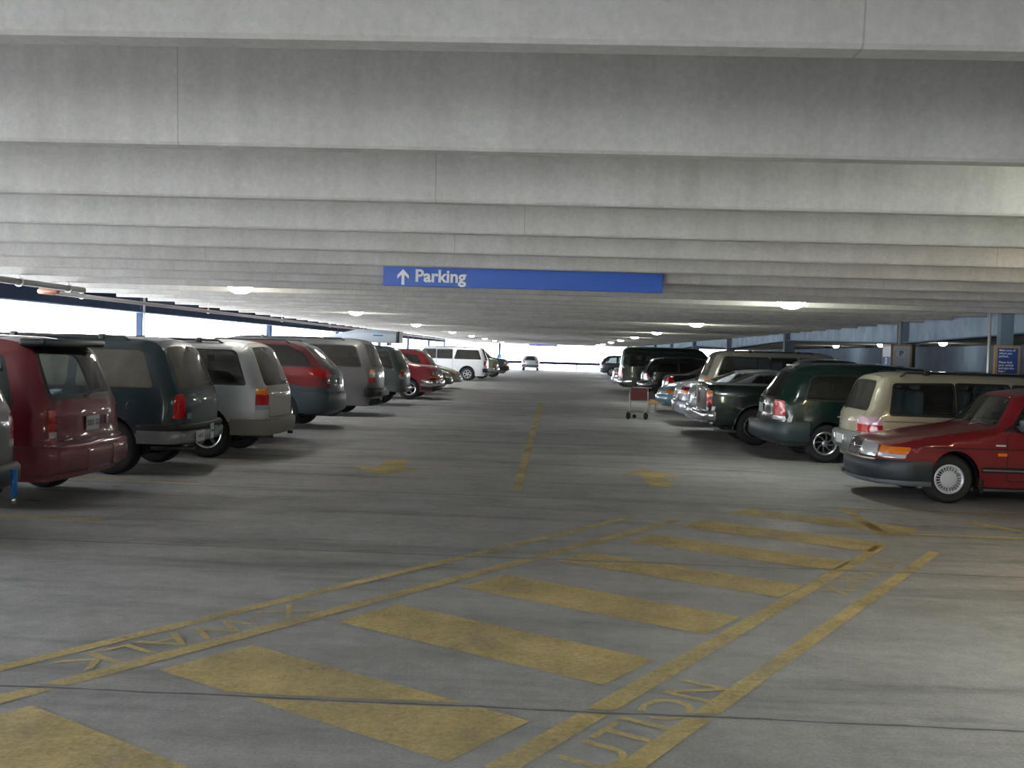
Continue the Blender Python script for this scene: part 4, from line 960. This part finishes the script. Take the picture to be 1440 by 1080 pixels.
# ---- right row
ex = [('hood', 'top', [(3.34, -.66), (3.34, .66), (4.44, .60), (4.44, -.60)], P_DEEPRED, {'gap': .008}),
      ('headlight', 'front', [(.30, .545), (.70, .545), (.68, .685), (.30, .685)], CLEARL, {'mirror': True, 'trim': .008}),
      ('turn_signal', 'front', [(.72, .60), (.95, .60), (.95, .685), (.72, .685)], AMBER, {'mirror': True, 'r': .01}),
      ('turn_signal', 'side', [(4.44, .60), (4.8, .60), (4.8, .685), (4.38, .685)], AMBER, {'r': .02}),
      ('side_reflector', 'front', [(.72, .545), (.95, .545), (.95, .592), (.72, .592)], CLEARL, {'mirror': True, 'r': .01}),
      ('side_reflector', 'side', [(4.47, .545), (4.8, .545), (4.8, .592), (4.45, .592)], CLEARL, {'r': .02}),
      ('grille', 'front', [(-.25, .55), (.25, .55), (.27, .68), (-.27, .68)], BLACK, {'trim': .025, 'trim_mat': CHROME, 'r': .03}),
      ('body_molding', 'side', [(.2, .688), (4.22, .688), (4.22, .702), (.2, .702)], BLACK, {'r': 0}),
      ('protection_strip', 'side', [(1.5, .40), (3.33, .40), (3.33, .475), (1.5, .475)], BLACK, {'r': .01}),
      ('chrome_strip', 'side', [(1.5, .425), (3.31, .425), (3.31, .445), (1.5, .445)], CHROME, {'r': 0}),
      ('fender_badge', 'side', [(3.05, .735), (3.17, .735), (3.17, .755), (3.05, .755)], mat('badge_white', (.7, .7, .7), .4), {'r': 0}),
      ('side_marker', 'side', [(3.03, .615), (3.14, .615), (3.14, .65), (3.03, .65)], AMBER, {'r': .005})]
sp = wagon_spec(4.64, 1.71, 1.43, [(.10, .28), (0, .42), (0, .75), (.05, .90), (.25, .98), (.50, 1.02), (1.15, 1.30), (1.5, 1.38), (2.0, 1.415), (2.5, 1.40), (2.88, 1.345, .08), (3.25, .94, .05), (3.45, .905), (4.1, .80), (4.50, .715), (4.60, .69, .04), (4.63, .60), (4.64, .52), (4.60, .40), (4.55, .24)],
    .305, 1.08, 3.70, P_DEEPRED, [[(1.62, .93), (1.70, 1.31), (2.76, 1.31, .05), (3.12, .945, .04)], [(.75, .98), (1.2, 1.28), (1.55, 1.32), (1.5, .95)]], G_CLEAR, None, (.6, .8, .4, .2, [(0, 1, RED, 'tail_light')]), .90, None,
    [[(1.56, .30), (1.56, 1.36), (2.72, 1.36), (3.06, .95), (3.04, .88), (3.02, .30)]], ws=(2.92, 3.22), wsm=glass('windscreen_glass', (.42, .46, .45), .12, (.3, .3, .28)), bow=(3.1, .5, .17), tumble=.27, kr=.2, kf=.30, re=.09, zb=.22, ra=.36, extra=ex, rim=('slots', 24, HUB), rr=.185, tw=.19, crown=.045)
c = Car('hatchback', 'deep red hatchback with white slotted hubcaps at the right edge, nose to the aisle', 'car', sp, 3.95, 13.83, -1, True, grid=.07)
SB = mat('blue_black_bumper', (.022, .030, .040), .42)
c.bumper('front', .27, .52, .075, .68, SB, rc=.26); c.bumper('front', .21, .275, .05, .66, mat('grey_valance', (.10, .12, .14), .5), 'front_spoiler', rc=.26); c.bumper('rear', .3, .55, .06, .7, SB)
c.seats([(1.35, .50), (2.0, .50)], SEATD); c.mirror(2.86, .93, mat('mirror_grey', (.06, .08, .10), .4))
c.plate(0, .37, 'HB 49', end='front', out=.10, size=.10, w=.40, h=.13)
for zq in (.595, .635): c.box('grille_bar', 4.615, 4.645, -.23, .23, zq, zq + .010, CHROME, .003)
c.box('grille_bar', 4.62, 4.65, -.012, .012, .555, .675, CHROME, .003)
c.box('dashboard', 2.75, 3.05, -.66, .66, .62, .88, BLACK, .04)
st_ = MB(); st_.lathe([(.18, -.012), (.195, 0), (.18, .012), (.165, 0), (.18, -.012)], 'y', 28, (0, 0, 0)); w_ = st_.build('steering_wheel', BLACK, c.root, smooth=True); w_.location = (2.62, .36, .88); w_.rotation_euler = (0, math.radians(-20), PI / 2)
for y_ in (.12, -.42): MB().tube([(3.33, y_, .93), (3.24, y_ + .28, 1.0), (3.12, y_ + .50, 1.02)], .008, 6).build('wiper', BLACK, c.root)
o = MB().box(-.05, .05, -.03, .03, -.008, .008).build('sticker', mat('sticker_white', (.8, .8, .8), .5), c.root); o.location = (2.88, .42, 1.30); o.rotation_euler = (0, math.radians(48), 0)
for k in (-1, 1): c.box('mud_flap', 3.29, 3.33, *sorted((k * .60, k * .83)), .14, .32, BLACK, .004)

path = [(.06, .30), (.02, .48), (.02, .66), (.04, .92), (.10, 1.03, .05), (.28, 1.43), (.36, 1.51), (.56, 1.55), (1.6, 1.58), (2.6, 1.54), (2.8, 1.48), (3.42, 1.0), (4.1, .90), (4.38, .74), (4.45, .55), (4.4, .30)]
z0, z1 = .99, 1.40
sp = wagon_spec(4.45, 1.73, 1.56, path, .33, .93, 3.45, P_CHAMP, [[(.36, z0), (.46, z1), (1.32, z1 + .02), (1.32, z0)], [(1.40, z0), (1.40, z1 + .02), (2.12, z1 + .02), (2.12, z0)], [(2.20, z0), (2.20, z1 + .02), (2.60, z1), (3.12, z0)]],
    glass('light_tinted_glass', (.50, .56, .57), .04), (.76, .70, 1.02, 1.44, glass('grey_rear_glass', (.14, .17, .16), .14)), (.70, .93, .55, .22, [(0, .5, RED, 'tail_light'), (.5, 1, mat('pink_lens', (.62, .42, .52), .15, .1, 1.), 'reverse_light')]), .98, (.45, GREYCLAD),
    [[(1.36, .45), (1.36, 1.46), (2.15, 1.46), (2.15, .45)], [(2.17, .45), (2.17, 1.46), (2.68, 1.45), (3.25, .98), (3.25, .45)]], ws=(2.82, 3.40), tumble=.18, kr=.13, kf=.25, re=.08, wtrim=.035, gate=.68, rtrim=.012,
    extra=[('body_molding', 'side', [(.24, .865), (3.5, .865), (3.5, .885), (.24, .885)], mat('taupe_strip', (.17, .16, .12), .5), {'r': 0})])
c = Car('station_wagon', 'champagne station wagon with blue-grey seats, behind the deep red hatchback', 'car', sp, 4.42, 16.05, 1, grid=.08)
c.bumper('rear', .42, .67, .08, .8, mat('silver_grey_bumper', (.24, .26, .28), .35, .3)); c.rack(.6, 2.5, 1.555, cross=1); c.seats([(.95, .72), (1.95, .72)], SEATB)
c.handle(1.65, .86); c.handle(2.45, .86); c.wiper(1.02, .25, .12); c.plate(.0, .56, '', out=.10, w=.32, h=.14); c.box('bumper_guard', -.10, -.06, .22, .26, .46, .64, CHROME, .01, True)
c.box('cargo_cover', .42, .80, -.60, .60, .985, 1.01, SEATB, .01); c.box('rear_badge', .02, .045, .28, .52, .84, .86, GREYCLAD, .002); c.box('rear_badge', .02, .045, .30, .40, .75, .765, CHROME, .002); c.mirror(3.0, .98)

c = Car('minivan', 'dark green minivan with swirled wheels and tall red tail lamp on the right', 'car', minivan(P_GREEN, rim=('swirl', 8, ALLOY), rr=.20), 3.58, 18.62, 1)
c.bumper('rear', .36, .68, .10, .62, mat('green_grey_bumper', (.035, .055, .06), .35, .2)); c.plate(.0, .88, '', w=.30, h=.16, col=mat('green_plate', (.40, .50, .46), .5)); c.wiper(1.1, .1, .35); c.mirror(3.3, 1.02)
c.box('roof_washer', .50, .66, -.10, .10, 1.62, 1.655, ALLOY, .01); c.box('chrome_line', .12, .16, -.45, .45, 1.0, 1.03, CHROME, .005); c.seats([(1.0, .7), (2.0, .7)], SEATD)

# dark green pickup with chrome arch
path = [(.04, .50), (.0, .56), (.0, 1.16, .03), (.05, 1.19, .03), (1.86, 1.19, .02), (1.90, 1.22, .02), (2.0, 1.66), (2.15, 1.73), (2.9, 1.73), (3.1, 1.66), (3.6, 1.22), (4.6, 1.10), (4.85, .95), (4.9, .7), (4.85, .42)]
ex = [('tail_light', 'side', [(-.2, .78), (.10, .78), (.10, .93), (-.2, .93)], RED, {'r': .01}), ('turn_signal', 'side', [(-.2, .94), (.10, .94), (.10, 1.07), (-.2, 1.07)], AMBER, {'r': .01}),
      ('tail_light', 'rear', [(.76, .78), (1., .78), (1., .93), (.76, .93)], RED, {'mirror': True, 'r': .01}), ('turn_signal', 'rear', [(.76, .94), (1., .94), (1., 1.07), (.76, 1.07)], AMBER, {'mirror': True, 'r': .01}),
      ('tailgate', 'rear', [(-.72, .62), (.72, .62), (.72, 1.14), (-.72, 1.14)], P_GREEN, {'gap': .01})]
sp = wagon_spec(4.9, 1.76, 1.73, path, .375, 1.0, 3.85, P_GREEN, [[(2.08, 1.24), (2.16, 1.62), (2.95, 1.62), (3.35, 1.24)]], G_DARK, None, None, 1.2, None, [[(2.0, .5), (2.02, 1.2), (2.12, 1.67), (3.0, 1.67), (3.45, 1.22), (3.4, .5)]], ws=(3.12, 3.58), tumble=.16, kr=.03, re=.05, zb=.40, extra=ex, arch_trim=(.03, CHROME), rim=('spokes', 5, CHROME))
c = Car('pickup_truck', 'dark green pickup with chrome arch trim, left of the dark green minivan', 'car', sp, 2.97, 21.6, 1, grid=.10)
c.bumper('rear', .48, .66, .12, .16, CHROME); c.plate(0, .85, '', out=.01); c.mirror(3.3, 1.22); c.box('mud_flap', 1.42, 1.44, .62, .86, .12, .42, CHROME, .004, True); c.box('tailgate_handle', -.02, .01, -.12, .12, 1.03, 1.09, CHROME, .006)

c = Car('sedan', 'silver-blue sedan whose roof slopes behind the dark green pickup bed', 'car', sedan(P_SILV2, G_DARK, lamps=(.78, .98, .5, .18, [(0, 1, DRED, 'tail_light')])), 3.05, 24.15, 1, grid=.12, lod=1); c.bumper('rear', .34, .64, .07, .7); c.plate(0, .80, '')
c = Car('sedan', 'silver sedan with round red and amber tail lamp, between pickup and light blue car', 'car', sedan(P_SILV2, G_DARK, lamps=(.80, .98, .52, .20, [(0, .5, AMBER, 'turn_signal'), (.5, 1, DRED, 'tail_light')])), 3.05, 26.8, 1, grid=.12, lod=1); c.bumper('rear', .34, .64, .07, .7); c.plate(0, .80, '')
c = Car('sport_utility_vehicle', 'large beige suv towering behind the silver sedans', 'car', suv_big(P_GOLD, G_DARK, G_DUST, 5.2, lamps=(1.06, 1.16, .70, .16, [(0, 1, AMBER, 'turn_signal')])), 4.05, 29.6, 1, grid=.12, lod=1)
c.bumper('rear', .50, .72, .09, .5, CHROME); c.rack(.8, 3.0, 1.89); c.box('lower_lamp', -.01, .04, .80, .93, .86, 1.0, RED, .01, True)
c = Car('sedan', 'light blue sedan facing the aisle with an amber corner lamp', 'car', sedan(P_LBLUE, G_DARK, front=True, zb=.22), 3.2, 33.1, -1, True, grid=.12, lod=1); c.bumper('front', .28, .54, .06, .6)
c = Car('sedan', 'near-black sedan barely showing between the black minivan and the light blue car', 'car', sedan(P_BLACKG, G_DARK, lamps=(.86, 1.0, .5, .2, [(0, 1, RED, 'tail_light')])), 3.75, 37.1, 1, grid=.14, lod=1); c.bumper('rear', .34, .64, .07, .7)
c = Car('minivan', 'black minivan behind the luggage cart, right of the tall green van', 'car', minivan(P_BLACKG), 3.45, 44.0, 1, grid=.13, lod=1); c.bumper('rear', .36, .68, .08, .8, P_BLACKG); c.rack(.9, 2.6, 1.645, cross=0)
path = [(.04, .45), (0, .55), (0, .95), (.03, 1.1), (.16, 1.95, .1), (.30, 2.08), (.6, 2.12), (3.4, 2.10), (3.7, 2.0), (4.35, 1.3), (5.0, 1.1), (5.35, .9), (5.4, .6), (5.35, .4)]
sp = wagon_spec(5.4, 2.0, 2.12, path, .37, 1.1, 4.4, P_GREEN, [[(.35, 1.25), (.42, 1.72), (1.7, 1.72), (1.7, 1.25)], [(1.85, 1.25), (1.85, 1.72), (2.9, 1.72), (2.9, 1.25)], [(3.05, 1.22), (3.05, 1.72), (3.6, 1.70), (4.1, 1.25)]], G_DARK, (.78, .72, 1.28, 1.72, G_DARK), (.70, 1.08, .86, .04, [(0, .5, DRED, 'tail_light'), (.5, 1, RED, 'tail_light')]), 1.2, (.74, GREYCLAD), [], ws=(3.75, 4.3), tumble=.16, kr=.05, re=.08, gate=.5)
c = Car('van', 'tall dark green conversion van with grey lower body on the right', 'car', sp, 2.85, 48.1, 1, grid=.13, lod=1); c.bumper('rear', .42, .62, .10, .5, CHROME)
c = Car('sedan', 'bright silver sedan peeping out left of the tall green van', 'car', sedan(P_SILV2), 2.78, 52.3, 1, grid=.15, lod=1); c.bumper('rear', .34, .64, .07, .7)
c = Car('station_wagon', 'dark blue wagon farthest away on the right side', 'car',
        wagon_spec(4.6, 1.80, 1.66, [(.08, .3), (0, .5), (0, .95), (.30, 1.42), (.62, 1.6), (1.0, 1.66), (2.6, 1.66), (2.85, 1.58), (3.5, 1.08), (4.2, .98), (4.55, .8), (4.6, .6), (4.5, .3)],
        .34, .9, 3.6, P_NAVY, [[(.50, 1.08), (.75, 1.48), (1.35, 1.52), (1.35, 1.06)], [(1.45, 1.06), (1.45, 1.53), (2.15, 1.53), (2.15, 1.04)], [(2.25, 1.03), (2.25, 1.53), (2.65, 1.5), (3.2, 1.03)]],
        G_MID, (.70, .58, 1.08, 1.5, G_DARK), (.90, 1.10, .66, .12, [(0, 1, RED, 'tail_light')]), 1.0, None, [], ws=(2.87, 3.48), tumble=.22), 3.45, 84.5, 1, grid=.16, lod=1)
c.bumper('rear', .34, .62, .06, .7, P_NAVY)

# ------------------------------------------------------------------ luggage cart
lc = empty('luggage_cart', (2.22, 28.0, 0), math.radians(8)); tag(lc, 'empty luggage cart with maroon panel and orange seat, standing in the aisle on the right', 'luggage cart')
CT = mat('cart_tube', (.45, .42, .38), .4, .7)
for k in (-1, 1):
    x = k * .24
    MB().tube([(x - .03, -.02, .17), (x + .0, .02, .34), (x + .01, .10, .66), (x + .01, .14, .86)], .024, 10).build('front_post', CT, lc, smooth=True)
    w = MB().lathe([(0, -.022), (.07, -.022), (.1, -.012), (.105, 0), (.1, .012), (.07, .022), (0, .022)], 'y', 24, (0, 0, 0)).build('wheel', RUBBER, lc, angle=40)
    w.location = (x - .05, -.02, .105); w.rotation_euler = (0, 0, math.radians(45))
    MB().tube([(x - .03, 0, .17), (x - .03, .55, .20)], .014, 8).build('base_tube', CT, lc, smooth=True)
MB().tube([(-.30, .14, .86), (.36, .14, .86)], .02, 10).build('handle_bar', CT, lc, smooth=True)
MB().tube([(-.50, .12, .92), (-.16, .14, .885)], .03, 10).build('grip', BLACK, lc, smooth=True)
MB().box(-.225, .225, .03, .05, .52, .84, .005).build('advert_panel', mat('maroon_panel', (.12, .025, .03), .5), lc)
MB().tube([(-.24, .3, .19), (.24, .3, .19)], .012, 8).build('cross_tube', CT, lc, smooth=True)
MB().box(.27, .52, -.05, .22, .42, .52, .03).build('child_seat', mat('seat_orange', (.55, .28, .10), .6), lc, angle=35)
for x in (.31, .46): MB().tube([(x, .05, .20), (x, .05, .43)], .012, 8).build('seat_post', CT, lc, smooth=True)
MB().tube([(.22, .05, .20), (.55, .05, .20)], .012, 8).build('seat_tube', CT, lc, smooth=True)
w = MB().lathe([(0, -.018), (.05, -.018), (.055, 0), (.05, .018), (0, .018)], 'y', 20).build('wheel', RUBBER, lc, angle=40); w.location = (0, .55, .056)
MB().tube([(0, .55, .06), (0, .55, .2), (-.25, .55, .2)], .012, 8).tube([(0, .55, .2), (.25, .55, .2)], .012, 8).build('rear_fork', CT, lc, smooth=True)
